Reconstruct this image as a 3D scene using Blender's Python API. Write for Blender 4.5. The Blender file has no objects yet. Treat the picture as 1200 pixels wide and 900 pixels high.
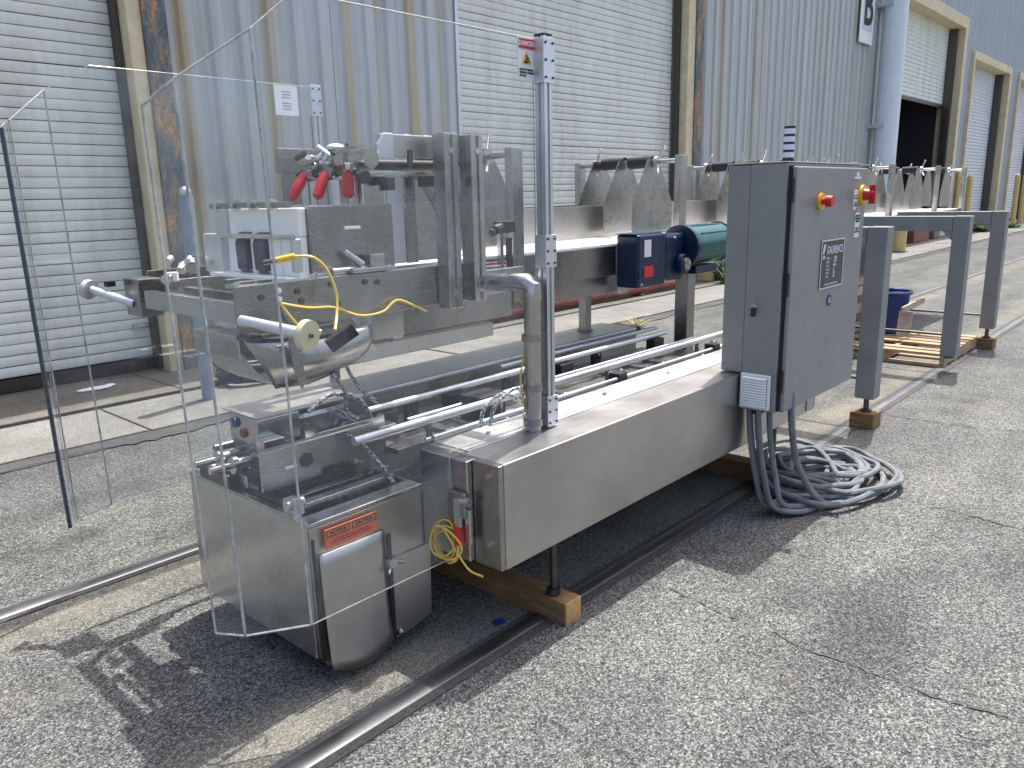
import bpy, bmesh, math, random
from mathutils import Vector, Matrix
R = math.radians
scene = bpy.context.scene
COL = scene.collection
rng = random.Random(7)

# ------------------------------------------------------------------ camera
cam_d = bpy.data.cameras.new('camera')
cam = bpy.data.objects.new('camera', cam_d)
COL.objects.link(cam)
scene.camera = cam
cam_d.sensor_width = 36.0
cam_d.lens = 920.0 / 1200.0 * 36.0
cam_d.clip_start = 0.05
cam_d.clip_end = 2000
p_, r_, y_ = R(13.42), R(1.36), R(-47.5)
def cam_axes(p, r, y):
    right = Vector((1, 0, 0)); fwd = Vector((0, math.cos(p), -math.sin(p)))
    down = fwd.cross(right)
    r2 = math.cos(r) * right + math.sin(r) * down
    d2 = math.cos(r) * down - math.sin(r) * right
    rot = Matrix.Rotation(y, 3, 'Z')
    return rot @ r2, rot @ d2, rot @ fwd
cr, cd, cf = cam_axes(p_, r_, y_)
m3 = Matrix((cr, -cd, -cf)).transposed()
cam.matrix_world = Matrix.Translation((0, 0, 1.5)) @ m3.to_4x4()

# ------------------------------------------------------------------ world, sun, exposure
SUN = Vector((0.36, 0.085, 1.0)).normalized()
world = bpy.data.worlds.new('World')
scene.world = world
world.use_nodes = True
wn = world.node_tree.nodes
sky = wn.new('ShaderNodeTexSky')
sky.sky_type = 'NISHITA'
sky.sun_disc = False
sky.sun_elevation = math.asin(SUN.z)
sky.sun_rotation = math.atan2(SUN.x, SUN.y)
sky.air_density = 0.8
sky.dust_density = 5.0
sky.ozone_density = 0.4
bg = wn['Background']
world.node_tree.links.new(sky.outputs[0], bg.inputs[0])
bg.inputs[1].default_value = 0.15
sd = bpy.data.lights.new('sun', 'SUN')
sd.energy = 3.0
sd.angle = R(0.55)
sd.color = (1.0, 0.975, 0.935)
sun = bpy.data.objects.new('sun', sd)
COL.objects.link(sun)
sun.rotation_euler = (-SUN).to_track_quat('-Z', 'Y').to_euler()
scene.view_settings.view_transform = 'Standard'
scene.view_settings.look = 'None'
scene.view_settings.exposure = 1.06
scene.view_settings.gamma = 1.0
scene.render.engine = 'CYCLES'

# ------------------------------------------------------------------ material helpers
def new_mat(name):
    m = bpy.data.materials.new(name)
    m.use_nodes = True
    nt = m.node_tree
    b = nt.nodes['Principled BSDF']
    return m, nt, b
def node(nt, t, **kw):
    n = nt.nodes.new(t)
    for k, v in kw.items():
        setattr(n, k, v)
    return n
def coords(nt, scale=(1, 1, 1), kind='Object'):
    tc = node(nt, 'ShaderNodeTexCoord')
    mp = node(nt, 'ShaderNodeMapping')
    mp.inputs['Scale'].default_value = scale
    nt.links.new(tc.outputs[kind], mp.inputs[0])
    return mp.outputs[0]
def noise(nt, vec, scale, detail=4, rough=0.6):
    n = node(nt, 'ShaderNodeTexNoise')
    n.inputs['Scale'].default_value = scale
    n.inputs['Detail'].default_value = detail
    n.inputs['Roughness'].default_value = rough
    nt.links.new(vec, n.inputs['Vector'])
    return n.outputs['Fac']
def ramp(nt, fac, stops):
    r = node(nt, 'ShaderNodeValToRGB')
    el = r.color_ramp.elements
    while len(el) < len(stops):
        el.new(0.5)
    for e, (p, c) in zip(el, stops):
        e.position = p
        e.color = (c[0], c[1], c[2], 1) if not isinstance(c, (int, float)) else (c, c, c, 1)
    nt.links.new(fac, r.inputs[0])
    return r.outputs[0]
def mix(nt, a, b, fac, mode='MIX'):
    m = node(nt, 'ShaderNodeMix', data_type='RGBA', blend_type=mode)
    for sock, v in ((m.inputs[6], a), (m.inputs[7], b), (m.inputs[0], fac)):
        if isinstance(v, (int, float)):
            sock.default_value = v
        elif isinstance(v, tuple):
            sock.default_value = (v[0], v[1], v[2], 1)
        else:
            nt.links.new(v, sock)
    return m.outputs[2]
def bump(nt, b, h, strength=0.2, dist=0.01):
    n = node(nt, 'ShaderNodeBump')
    n.inputs['Strength'].default_value = strength
    n.inputs['Distance'].default_value = dist
    nt.links.new(h, n.inputs['Height'])
    nt.links.new(n.outputs[0], b.inputs['Normal'])

def paint(name, col, rough=0.5, metal=0.0, var=0.25, scale=6, bmp=0.0, spec=0.5):
    m, nt, b = new_mat(name)
    v = coords(nt)
    f = noise(nt, v, scale, 6, 0.65)
    lo = tuple(c * (1 - var) for c in col); hi = tuple(min(1, c * (1 + var * 0.6)) for c in col)
    nt.links.new(ramp(nt, f, [(0.3, lo), (0.7, hi)]), b.inputs['Base Color'])
    b.inputs['Metallic'].default_value = metal
    b.inputs['Specular IOR Level'].default_value = spec
    f2 = noise(nt, v, scale * 3.1, 4)
    nt.links.new(ramp(nt, f2, [(0.3, max(0.03, rough - 0.1)), (0.7, min(1, rough + 0.12))]), b.inputs['Roughness'])
    if bmp:
        bump(nt, b, noise(nt, v, scale * 12, 3), bmp, 0.003)
    return m

def steel(name, col=(0.52, 0.51, 0.49), rough=0.3, stretch=(2, 60, 60), smudge=0.35, grime=0.2):
    m, nt, b = new_mat(name)
    b.inputs['Metallic'].default_value = 1.0
    v = coords(nt)
    vs = coords(nt, stretch)
    grain = noise(nt, vs, 6, 5, 0.7)
    blot = noise(nt, v, 3.3, 6, 0.65)
    fine = noise(nt, v, 28, 5, 0.7)
    base = ramp(nt, blot, [(0.25, tuple(c * 0.78 for c in col)), (0.75, tuple(min(1, c * 1.12) for c in col))])
    base = mix(nt, base, ramp(nt, grain, [(0.3, 0.82), (0.7, 1.0)]), 0.6, 'MULTIPLY')
    dirt = ramp(nt, fine, [(0.52, 0.0), (0.75, 1.0)])
    mm = node(nt, 'ShaderNodeMath', operation='MULTIPLY')
    nt.links.new(dirt, mm.inputs[0]); mm.inputs[1].default_value = grime
    base = mix(nt, base, (0.15, 0.145, 0.135), mm.outputs[0])
    nt.links.new(base, b.inputs['Base Color'])
    rr = ramp(nt, blot, [(0.25, max(0.08, rough - smudge * 0.35)), (0.8, min(0.85, rough + smudge * 0.55))])
    rr = mix(nt, rr, ramp(nt, grain, [(0.3, 0.0), (0.7, 0.5)]), 0.22)
    nt.links.new(rr, b.inputs['Roughness'])
    bump(nt, b, grain, 0.05, 0.002)
    return m

M = {}
M['steel'] = steel('stainless', (0.55, 0.55, 0.54), rough=0.22)
M['steel_x'] = steel('stainless_panel', (0.56, 0.55, 0.53), rough=0.40, stretch=(1.5, 50, 50), grime=0.06, smudge=.12)
M['steel_z'] = steel('stainless_upright', (0.50, 0.50, 0.50), rough=0.24, stretch=(60, 60, 1.5))
M['steel_dark'] = steel('stainless_dull', (0.36, 0.36, 0.355), rough=0.27, grime=0.3)
M['steel_dirty'] = steel('stainless_dirty', (0.43, 0.43, 0.42), rough=0.32, grime=0.6)
M['steel_bright'] = steel('stainless_bright', (0.68, 0.68, 0.68), rough=0.25, grime=0.1)
M['steel_sunlit'] = steel('stainless_sunlit', (0.74, 0.73, 0.71), rough=0.45, grime=0.25, smudge=.3)  # paler steel: the sunlit look of top faces is put into the colour
M['alu'] = steel('aluminium', (0.66, 0.69, 0.73), rough=0.38, stretch=(80, 80, 1.5), grime=0.05)
M['zinc'] = steel('zinc_plate', (0.72, 0.75, 0.79), rough=0.5, grime=0.1)
M['iron'] = steel('dark_iron', (0.13, 0.12, 0.115), rough=0.5, grime=0.7)
M['rail'] = steel('rail_steel', (0.20, 0.205, 0.215), rough=0.5, stretch=(1, 60, 60), grime=0.6)
M['cabinet'] = paint('cabinet_grey', (0.225, 0.236, 0.234), 0.40, var=0.09, scale=4)
M['leg_grey'] = paint('frame_grey', (0.215, 0.226, 0.226), 0.45, var=0.15, scale=5)
M['black'] = paint('black_plastic', (0.014, 0.014, 0.016), 0.45, var=0.3)
M['rubber'] = paint('black_rubber', (0.02, 0.02, 0.021), 0.75, var=0.3)
M['grey_cable'] = paint('grey_cable', (0.19, 0.205, 0.215), 0.75, var=0.35, scale=14, spec=.2)
def braid():
    m, nt, b = new_mat('braided_conduit')
    v = coords(nt)
    n = node(nt, 'ShaderNodeTexVoronoi'); n.inputs['Scale'].default_value = 130
    nt.links.new(v, n.inputs['Vector'])
    c = ramp(nt, n.outputs['Distance'], [(0.25, (0.55, 0.58, 0.60)), (0.5, (0.16, 0.18, 0.21)), (0.7, (0.04, 0.045, 0.055))])
    nt.links.new(c, b.inputs['Base Color']); b.inputs['Roughness'].default_value = 0.4; b.inputs['Metallic'].default_value = 0.3
    bump(nt, b, n.outputs['Distance'], 0.5, 0.002)
    return m
M['conduit'] = braid()
M['white_plastic'] = paint('white_plastic', (0.90, 0.90, 0.89), 0.35, var=0.06)
M['white_label'] = paint('white_label', (0.78, 0.78, 0.77), 0.5, var=0.05)
M['red'] = paint('red_plastic', (0.55, 0.02, 0.03), 0.35, var=0.12)
M['red_label'] = paint('red_print', (0.58, 0.03, 0.05), 0.5, var=0.08)
M['orange'] = paint('orange_label', (0.76, 0.17, 0.05), 0.5, var=0.12, scale=20)
M['yellow'] = paint('yellow_plastic', (0.80, 0.50, 0.03), 0.4, var=0.12)
M['yellow_wire'] = paint('yellow_cable', (0.78, 0.55, 0.10), 0.45, var=0.15)
M['ink'] = paint('black_print', (0.02, 0.02, 0.022), 0.6, var=0.1)
M['white_ink'] = paint('pale_print', (0.62, 0.68, 0.72), 0.5, var=0.1)
M['nameplate'] = paint('nameplate_black', (0.018, 0.026, 0.032), 0.3, var=0.2)
M['navy'] = paint('navy_enamel', (0.004, 0.018, 0.055), 0.3, var=0.25)
M['teal'] = paint('teal_enamel', (0.012, 0.10, 0.105), 0.28, var=0.2)
M['blue_bin'] = paint('blue_plastic', (0.006, 0.036, 0.16), 0.45, var=0.2)
M['ivory'] = paint('ivory_plastic', (0.66, 0.60, 0.38), 0.4, var=0.08)
M['blue_black'] = paint('dark_blue_plastic', (0.018, 0.026, 0.06), 0.4, var=0.2)
M['jamb'] = paint('cream_paint', (0.70, 0.595, 0.385), 0.6, var=0.2, scale=5, bmp=0.1)
M['door_white'] = paint('shutter_white', (0.80, 0.825, 0.755), 0.6, var=0.06, scale=2.5, spec=0.25)
def door_paint():
    m, nt, b = new_mat('shutter_weathered')
    ge = node(nt, 'ShaderNodeNewGeometry'); mp = node(nt, 'ShaderNodeMapping'); mp.inputs['Scale'].default_value = (2.2, 2.2, 0.30)
    nt.links.new(ge.outputs['Position'], mp.inputs[0]); vs = mp.outputs[0]; v = ge.outputs['Position']
    c = ramp(nt, noise(nt, vs, 1.6, 7, 0.65), [(0.30, (0.66, 0.67, 0.60)), (0.52, (0.79, 0.81, 0.735)), (0.75, (0.82, 0.845, 0.775))])
    c = mix(nt, c, ramp(nt, noise(nt, v, 3.5, 7, 0.75), [(0.28, (0.78, 0.76, 0.70)), (0.48, (1.0, 1.0, 1.0))]), 0.6, 'MULTIPLY')
    nt.links.new(c, b.inputs['Base Color']); b.inputs['Roughness'].default_value = 0.6; b.inputs['Specular IOR Level'].default_value = 0.25
    return m
M['door_white'] = door_paint()
M['door_far'] = paint('shutter_pale', (0.70, 0.72, 0.74), 0.5, var=0.08, scale=2.5)
M['pipe_white'] = paint('pipe_white', (0.72, 0.78, 0.83), 0.4, var=0.1, scale=2)
M['bollard'] = paint('bollard_yellow', (0.66, 0.50, 0.20), 0.55, var=0.2)
M['red_steel'] = paint('red_oxide', (0.22, 0.055, 0.04), 0.5, var=0.4)
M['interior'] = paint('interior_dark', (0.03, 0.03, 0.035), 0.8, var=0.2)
M['pipe_blue'] = paint('pipe_blue_grey', (0.26, 0.33, 0.42), 0.5, var=0.15)
M['hose_dark'] = paint('hose_dark_blue', (0.025, 0.04, 0.07), 0.5, var=0.3)
M['paper'] = paint('paper', (0.80, 0.82, 0.84), 0.6, var=0.05)
M['leaf'] = paint('weed_green', (0.07, 0.14, 0.03), 0.6, var=0.4, scale=20)
M['straw'] = paint('dry_grass', (0.36, 0.33, 0.13), 0.7, var=0.3, scale=20)
M['stack_light'] = paint('stack_lens', (0.62, 0.64, 0.80), 0.3, var=0.06)

def wood(name, a, b_, s=1.0):
    m, nt, b = new_mat(name)
    v = coords(nt, (14 * s, 1.6 * s, 14 * s))
    f = noise(nt, v, 3.5, 8, 0.7)
    v2 = coords(nt)
    f2 = noise(nt, v2, 6, 4)
    c = ramp(nt, f, [(0.3, a), (0.55, tuple((x + y) / 2 for x, y in zip(a, b_))), (0.75, b_)])
    c = mix(nt, c, ramp(nt, f2, [(0.35, 0.6), (0.65, 1.0)]), 0.8, 'MULTIPLY')
    nt.links.new(c, b.inputs['Base Color'])
    b.inputs['Roughness'].default_value = 0.8
    bump(nt, b, f, 0.35, 0.004)
    return m
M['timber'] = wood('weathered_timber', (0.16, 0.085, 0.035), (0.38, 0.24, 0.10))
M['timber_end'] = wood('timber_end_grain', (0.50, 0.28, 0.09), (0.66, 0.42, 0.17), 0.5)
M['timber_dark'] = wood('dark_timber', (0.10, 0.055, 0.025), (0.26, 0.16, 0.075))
M['pallet'] = wood('pallet_wood', (0.34, 0.22, 0.12), (0.62, 0.47, 0.31))
M['crate'] = wood('crate_board', (0.42, 0.35, 0.27), (0.66, 0.58, 0.48))

# corrugated sheet: tint bands follow the sheets (rust and age per rib)
def sheet_mat(name, base, rust, bands=2.2, amount=1.0):
    m, nt, b = new_mat(name)
    vx = coords(nt, (bands, 0.0, 0.012))
    f = noise(nt, vx, 1.6, 3, 0.75)
    v = coords(nt, (3.0, 3.0, 0.25))
    f2 = noise(nt, v, 4, 6, 0.7)
    c = ramp(nt, f, [(0.40, base), (0.54, tuple(x * 0.86 for x in base)), (0.60, rust), (0.70, tuple(x * 1.05 for x in rust))])
    c = mix(nt, base, c, amount)
    c = mix(nt, c, ramp(nt, f2, [(0.3, 0.72), (0.65, 1.0)]), 0.7, 'MULTIPLY')
    nt.links.new(c, b.inputs['Base Color'])
    b.inputs['Roughness'].default_value = 0.45
    b.inputs['Specular IOR Level'].default_value = 0.4
    return m
M['sheet'] = sheet_mat('siding_blue_grey', (0.545, 0.57, 0.565), (0.47, 0.38, 0.24), 1.7)
M['sheet_brown'] = sheet_mat('siding_weathered', (0.52, 0.555, 0.55), (0.46, 0.41, 0.32), 1.9)
M['sheet_far'] = sheet_mat('siding_pale', (0.48, 0.53, 0.56), (0.43, 0.46, 0.47), 1.5, 0.5)

def peeling():
    m, nt, b = new_mat('peeling_paint')
    v = coords(nt, (1, 1, 0.35))
    f = noise(nt, v, 9, 7, 0.75)
    v2 = coords(nt)
    f2 = noise(nt, v2, 30, 5, 0.7)
    c = ramp(nt, f, [(0.44, (0.13, 0.16, 0.17)), (0.53, (0.24, 0.24, 0.22)), (0.56, (0.42, 0.23, 0.09)), (0.66, (0.58, 0.38, 0.20))])
    c = mix(nt, c, ramp(nt, f2, [(0.35, 0.4), (0.6, 1.0)]), 0.7, 'MULTIPLY')
    nt.links.new(c, b.inputs['Base Color'])
    b.inputs['Roughness'].default_value = 0.8
    bump(nt, b, f2, 0.5, 0.01)
    return m
M['peel'] = peeling()

def asphalt():
    m, nt, b = new_mat('asphalt')
    v = coords(nt)
    def vor(scale):
        n = node(nt, 'ShaderNodeTexVoronoi'); n.inputs['Scale'].default_value = scale
        nt.links.new(v, n.inputs['Vector'])
        s = node(nt, 'ShaderNodeSeparateColor'); nt.links.new(n.outputs['Color'], s.inputs[0])
        return s.outputs[0], n.outputs['Distance']
    a, da = vor(240); c2, dc = vor(140)
    st = ramp(nt, a, [(0.0, (0.016, 0.016, 0.018)), (0.30, (0.062, 0.063, 0.066)), (0.55, (0.145, 0.146, 0.148)), (0.8, (0.30, 0.30, 0.293)), (1.0, (0.62, 0.62, 0.60))])
    st2 = ramp(nt, c2, [(0.0, (0.02, 0.02, 0.022)), (0.40, (0.085, 0.085, 0.088)), (0.75, (0.26, 0.25, 0.235)), (1.0, (0.62, 0.60, 0.55))])
    c = mix(nt, st, st2, 0.42)
    big = noise(nt, v, 0.55, 6, 0.6)
    mid = noise(nt, v, 2.7, 5, 0.65)
    c = mix(nt, c, ramp(nt, big, [(0.34, (0.76, 0.77, 0.79)), (0.60, (1.0, 1.0, 0.98))]), 0.9, 'MULTIPLY')
    c = mix(nt, c, ramp(nt, mid, [(0.34, 0.72), (0.60, 1.0)]), 0.8, 'MULTIPLY')
    stain = noise(nt, v, 0.9, 7, 0.7)
    c = mix(nt, c, ramp(nt, stain, [(0.36, (0.62, 0.62, 0.64)), (0.47, (1.0, 1.0, 1.0))]), 0.75, 'MULTIPLY')
    vt = coords(nt, (0.16, 1.6, 1.0))
    c = mix(nt, c, ramp(nt, noise(nt, vt, 1.5, 5, 0.65), [(0.36, (0.78, 0.78, 0.79)), (0.50, (1.0, 1.0, 1.0)), (0.64, (1.12, 1.11, 1.08))]), 0.8, 'MULTIPLY')
    # sandy dust gathered along and between the rails and in hollows
    dust = noise(nt, v, 1.3, 6, 0.65)
    dm = ramp(nt, dust, [(0.58, 0.0), (0.72, 0.28)])
    sx = node(nt, 'ShaderNodeSeparateXYZ'); nt.links.new(v, sx.inputs[0])
    for yc, wd in ((1.85, 0.20), (3.08, 0.20)):
        d1 = node(nt, 'ShaderNodeMath', operation='SUBTRACT'); nt.links.new(sx.outputs[1], d1.inputs[0]); d1.inputs[1].default_value = yc
        d2 = node(nt, 'ShaderNodeMath', operation='ABSOLUTE'); nt.links.new(d1.outputs[0], d2.inputs[0])
        d3 = node(nt, 'ShaderNodeMapRange'); nt.links.new(d2.outputs[0], d3.inputs[0]); d3.inputs[1].default_value = 0.02; d3.inputs[2].default_value = wd; d3.inputs[3].default_value = 0.58; d3.inputs[4].default_value = 0.0
        d4 = node(nt, 'ShaderNodeMath', operation='MULTIPLY'); nt.links.new(d3.outputs[0], d4.inputs[0]); nt.links.new(ramp(nt, mid, [(0.3, 0.25), (0.6, 1.0)]), d4.inputs[1])
        d5 = node(nt, 'ShaderNodeMath', operation='MAXIMUM'); nt.links.new(dm, d5.inputs[0]); nt.links.new(d4.outputs[0], d5.inputs[1])
        dm = d5.outputs[0]
    c = mix(nt, c, (0.70, 0.725, 0.72), 1.0, 'MULTIPLY')
    sand = mix(nt, (0.255, 0.238, 0.185), ramp(nt, a, [(0.0, 0.45), (1.0, 1.25)]), 0.7, 'MULTIPLY')
    c = mix(nt, c, sand, dm)
    nt.links.new(c, b.inputs['Base Color'])
    b.inputs['Roughness'].default_value = 0.88
    b.inputs['Specular IOR Level'].default_value = 0.25
    ad = node(nt, 'ShaderNodeMath', operation='ADD')
    nt.links.new(a, ad.inputs[0]); nt.links.new(dc, ad.inputs[1])
    bump(nt, b, ad.outputs[0], 0.35, 0.003)
    return m
M['asphalt'] = asphalt()

def concrete(name, col, dark, specks=0.35):
    m, nt, b = new_mat(name)
    v = coords(nt)
    f = noise(nt, v, 1.6, 7, 0.65); g = noise(nt, v, 70, 3, 0.7); h = noise(nt, v, 7, 5, 0.7)
    c = ramp(nt, f, [(0.3, dark), (0.65, col)])
    c = mix(nt, c, ramp(nt, g, [(0.35, 0.55), (0.6, 1.1)]), specks, 'MULTIPLY')
    c = mix(nt, c, ramp(nt, h, [(0.3, 0.7), (0.6, 1.0)]), 0.6, 'MULTIPLY')
    nt.links.new(c, b.inputs['Base Color'])
    b.inputs['Roughness'].default_value = 0.85
    bump(nt, b, g, 0.3, 0.004)
    return m
M['concrete'] = concrete('concrete_pale', (0.255, 0.25, 0.23), (0.165, 0.16, 0.145), 0.9)
M['concrete_dirty_shaded'] = concrete('concrete_stained_shaded', (0.20, 0.185, 0.158), (0.09, 0.085, 0.072), 0.7)  # dirt, with the wall's shade worked into the dark tone
M['grit'] = concrete('dark_grit', (0.09, 0.09, 0.09), (0.045, 0.045, 0.045), 0.9)
M['crack'] = concrete('crack_shade', (0.10, 0.10, 0.098), (0.05, 0.05, 0.05), 0.9)
M['dirt'] = concrete('brown_grit', (0.20, 0.185, 0.155), (0.10, 0.09, 0.075), 0.9)

def acrylic():
    m, nt, b = new_mat('clear_acrylic')
    nt.nodes.remove(b)
    out = nt.nodes['Material Output']
    tr = node(nt, 'ShaderNodeBsdfTransparent'); tr.inputs[0].default_value = (0.975, 0.985, 0.985, 1)
    gl = node(nt, 'ShaderNodeBsdfGlossy'); gl.inputs['Roughness'].default_value = 0.015
    df = node(nt, 'ShaderNodeBsdfDiffuse'); df.inputs[0].default_value = (0.75, 0.8, 0.85, 1)
    lw = node(nt, 'ShaderNodeLayerWeight'); lw.inputs[0].default_value = 0.5
    pw = node(nt, 'ShaderNodeMath', operation='POWER'); pw.inputs[1].default_value = 4.5
    nt.links.new(lw.outputs['Facing'], pw.inputs[0])
    fr = node(nt, 'ShaderNodeMath', operation='MULTIPLY_ADD'); fr.inputs[1].default_value = 0.7; fr.inputs[2].default_value = 0.032
    nt.links.new(pw.outputs[0], fr.inputs[0])
    m1 = node(nt, 'ShaderNodeMixShader'); m2 = node(nt, 'ShaderNodeMixShader')
    nt.links.new(fr.outputs[0], m1.inputs[0]); nt.links.new(tr.outputs[0], m1.inputs[1]); nt.links.new(gl.outputs[0], m1.inputs[2])
    v = coords(nt)
    vst = coords(nt, (1.2, 1.2, 0.35))
    s = mix(nt, ramp(nt, noise(nt, v, 2.2, 6, 0.7), [(0.36, 0.010), (0.70, 0.060)]), ramp(nt, noise(nt, vst, 16, 6, 0.75), [(0.48, 0.006), (0.75, 0.095)]), 0.4)
    nt.links.new(s, m2.inputs[0]); nt.links.new(m1.outputs[0], m2.inputs[1]); nt.links.new(df.outputs[0], m2.inputs[2])  # diffuse veil: reflected haze put into the colour, patchy like scratches and dust
    nt.links.new(m2.outputs[0], out.inputs[0])
    return m
M['acrylic'] = acrylic()
M['acrylic_edge'] = paint('acrylic_edge', (0.46, 0.47, 0.455), 0.2, var=0.45, scale=22)
M['acrylic_edge_dark'] = paint('acrylic_edge_shaded', (0.05, 0.07, 0.10), 0.3, var=0.25, scale=14)

# ------------------------------------------------------------------ object helpers
LOC = {}
def tag(o, label=None, cat=None, group=None, kind=None):
    if label: o['label'] = label
    if cat: o['category'] = cat
    if group: o['group'] = group
    if kind: o['kind'] = kind
    return o
def thing(name, label, cat, loc, group=None):
    o = bpy.data.objects.new(name, None)
    o.empty_display_size = 0.2
    COL.objects.link(o)
    o.location = loc
    LOC[o.name] = Vector(loc)
    return tag(o, label, cat, group)

class MB:
    def __init__(s):
        s.v = []; s.f = []
    def add(s, vs, fs):
        n = len(s.v)
        s.v += [Vector(a) for a in vs]
        s.f += [tuple(i + n for i in f) for f in fs]
        return s
    def box(s, x0, x1, y0, y1, z0, z1):
        vs = [(x, y, z) for x in (x0, x1) for y in (y0, y1) for z in (z0, z1)]
        return s.add(vs, [(0, 1, 3, 2), (4, 6, 7, 5), (0, 4, 5, 1), (2, 3, 7, 6), (0, 2, 6, 4), (1, 5, 7, 3)])
    def obox(s, c, ax, ay, az):
        c, ax, ay, az = map(Vector, (c, ax, ay, az))
        vs = [c + i * ax + j * ay + k * az for i in (-1, 1) for j in (-1, 1) for k in (-1, 1)]
        return s.add(vs, [(0, 1, 3, 2), (4, 6, 7, 5), (0, 4, 5, 1), (2, 3, 7, 6), (0, 2, 6, 4), (1, 5, 7, 3)])
    def bar(s, p0, p1, w, h, up=(0, 0, 1)):
        p0, p1 = Vector(p0), Vector(p1)
        d = (p1 - p0); L = d.length; d /= L
        u = Vector(up)
        if abs(d.dot(u)) > 0.95: u = Vector((0, 1, 0))
        a = d.cross(u).normalized(); b = a.cross(d)
        return s.obox((p0 + p1) / 2, d * L / 2, a * w / 2, b * h / 2)
    def prism(s, poly, ext):
        e = Vector(ext); n = len(poly)
        vs = [Vector(p) for p in poly]; vs += [p + e for p in vs]
        fs = [tuple(range(n))[::-1], tuple(range(n, 2 * n))]
        fs += [(i, (i + 1) % n, n + (i + 1) % n, n + i) for i in range(n)]
        return s.add(vs, fs)
    def sheet(s, poly, ext):
        """edge faces only of a prism (used for clear sheet edges)"""
        e = Vector(ext); n = len(poly)
        vs = [Vector(p) for p in poly]; vs += [p + e for p in vs]
        return s.add(vs, [(i, (i + 1) % n, n + (i + 1) % n, n + i) for i in range(n)])
    def tube(s, pts, r, n=10, closed=False, caps=True):
        pts = [Vector(p) for p in pts]
        N = len(pts)
        rr = r if isinstance(r, (list, tuple)) else [r] * N
        prev = None; vs = []
        for i, p in enumerate(pts):
            if closed: t = pts[(i + 1) % N] - pts[i - 1]
            else: t = pts[min(i + 1, N - 1)] - pts[max(i - 1, 0)]
            t = t.normalized() if t.length > 1e-9 else Vector((0, 0, 1))
            if prev is None:
                a = t.orthogonal().normalized()
            else:
                a = (prev - t * prev.dot(t))
                a = a.normalized() if a.length > 1e-6 else t.orthogonal().normalized()
            prev = a; b = t.cross(a)
            vs += [p + rr[i] * (math.cos(2 * math.pi * k / n) * a + math.sin(2 * math.pi * k / n) * b) for k in range(n)]
        fs = []
        for i in range(N if closed else N - 1):
            j = (i + 1) % N
            fs += [(i * n + k, i * n + (k + 1) % n, j * n + (k + 1) % n, j * n + k) for k in range(n)]
        if caps and not closed:
            fs += [tuple(range(n))[::-1], tuple((N - 1) * n + k for k in range(n))]
        return s.add(vs, fs)
    def cyl(s, p0, p1, r, n=14, r1=None):
        return s.tube([p0, p1], [r, r if r1 is None else r1], n)
    def disc(s, c, axis, r, t, n=20):
        a = Vector(axis).normalized() * t / 2
        return s.cyl(Vector(c) - a, Vector(c) + a, r, n)
    def ball(s, c, r, n=10, sz=(1, 1, 1)):
        c = Vector(c); m = n // 2
        vs = []; fs = []
        for i in range(m + 1):
            th = math.pi * i / m
            for k in range(n):
                ph = 2 * math.pi * k / n
                vs.append(c + Vector((r * sz[0] * math.sin(th) * math.cos(ph), r * sz[1] * math.sin(th) * math.sin(ph), r * sz[2] * math.cos(th))))
        for i in range(m):
            for k in range(n):
                fs.append((i * n + k, (i + 1) * n + k, (i + 1) * n + (k + 1) % n, i * n + (k + 1) % n))
        return s.add(vs, fs)
    def build(s, name, mat, parent=None, bev=0.0, smooth=None, label=None, **kw):
        off = Vector((0, 0, 0)); q = parent
        while q is not None:
            if q.name in LOC: off = LOC[q.name]
            q = q.parent
        org = Vector((0, 0, 0))
        if parent is None:
            org = Vector((sum(v.x for v in s.v) / len(s.v), sum(v.y for v in s.v) / len(s.v), min(v.z for v in s.v)))
            off = org
        me = bpy.data.meshes.new(name)
        me.from_pydata([tuple(v - off) for v in s.v], [], s.f)
        bm = bmesh.new(); bm.from_mesh(me)
        bmesh.ops.recalc_face_normals(bm, faces=bm.faces)
        bm.to_mesh(me); bm.free()
        me.materials.append(M[mat] if isinstance(mat, str) else mat)
        if smooth is None: smooth = bev == 0
        if smooth:
            me.shade_smooth(); me.set_sharp_from_angle(angle=R(38))
        o = bpy.data.objects.new(name, me)
        COL.objects.link(o)
        if parent is not None: o.parent = parent
        else: o.location = org
        if bev:
            md = o.modifiers.new('bevel', 'BEVEL'); md.width = bev; md.segments = 2; md.limit_method = 'ANGLE'; md.angle_limit = R(50)
            md.harden_normals = False
        if label: o['label'] = label
        for k, v in kw.items(): o[k] = v
        return o

def copy_to(o, loc, parent=None):
    c = o.copy(); COL.objects.link(c)
    c.location = loc
    c.parent = parent if parent is not None else o.parent
    return c
def copy_thing(root, loc, label=None, rotz=None):
    c = root.copy(); COL.objects.link(c); c.location = loc
    if rotz is not None: c.rotation_euler = (0, 0, rotz)
    if label: c['label'] = label
    for ch in list(root.children):
        d = ch.copy(); COL.objects.link(d); d.parent = c
        for g in list(ch.children):
            e = g.copy(); COL.objects.link(e); e.parent = d
    return c

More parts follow.
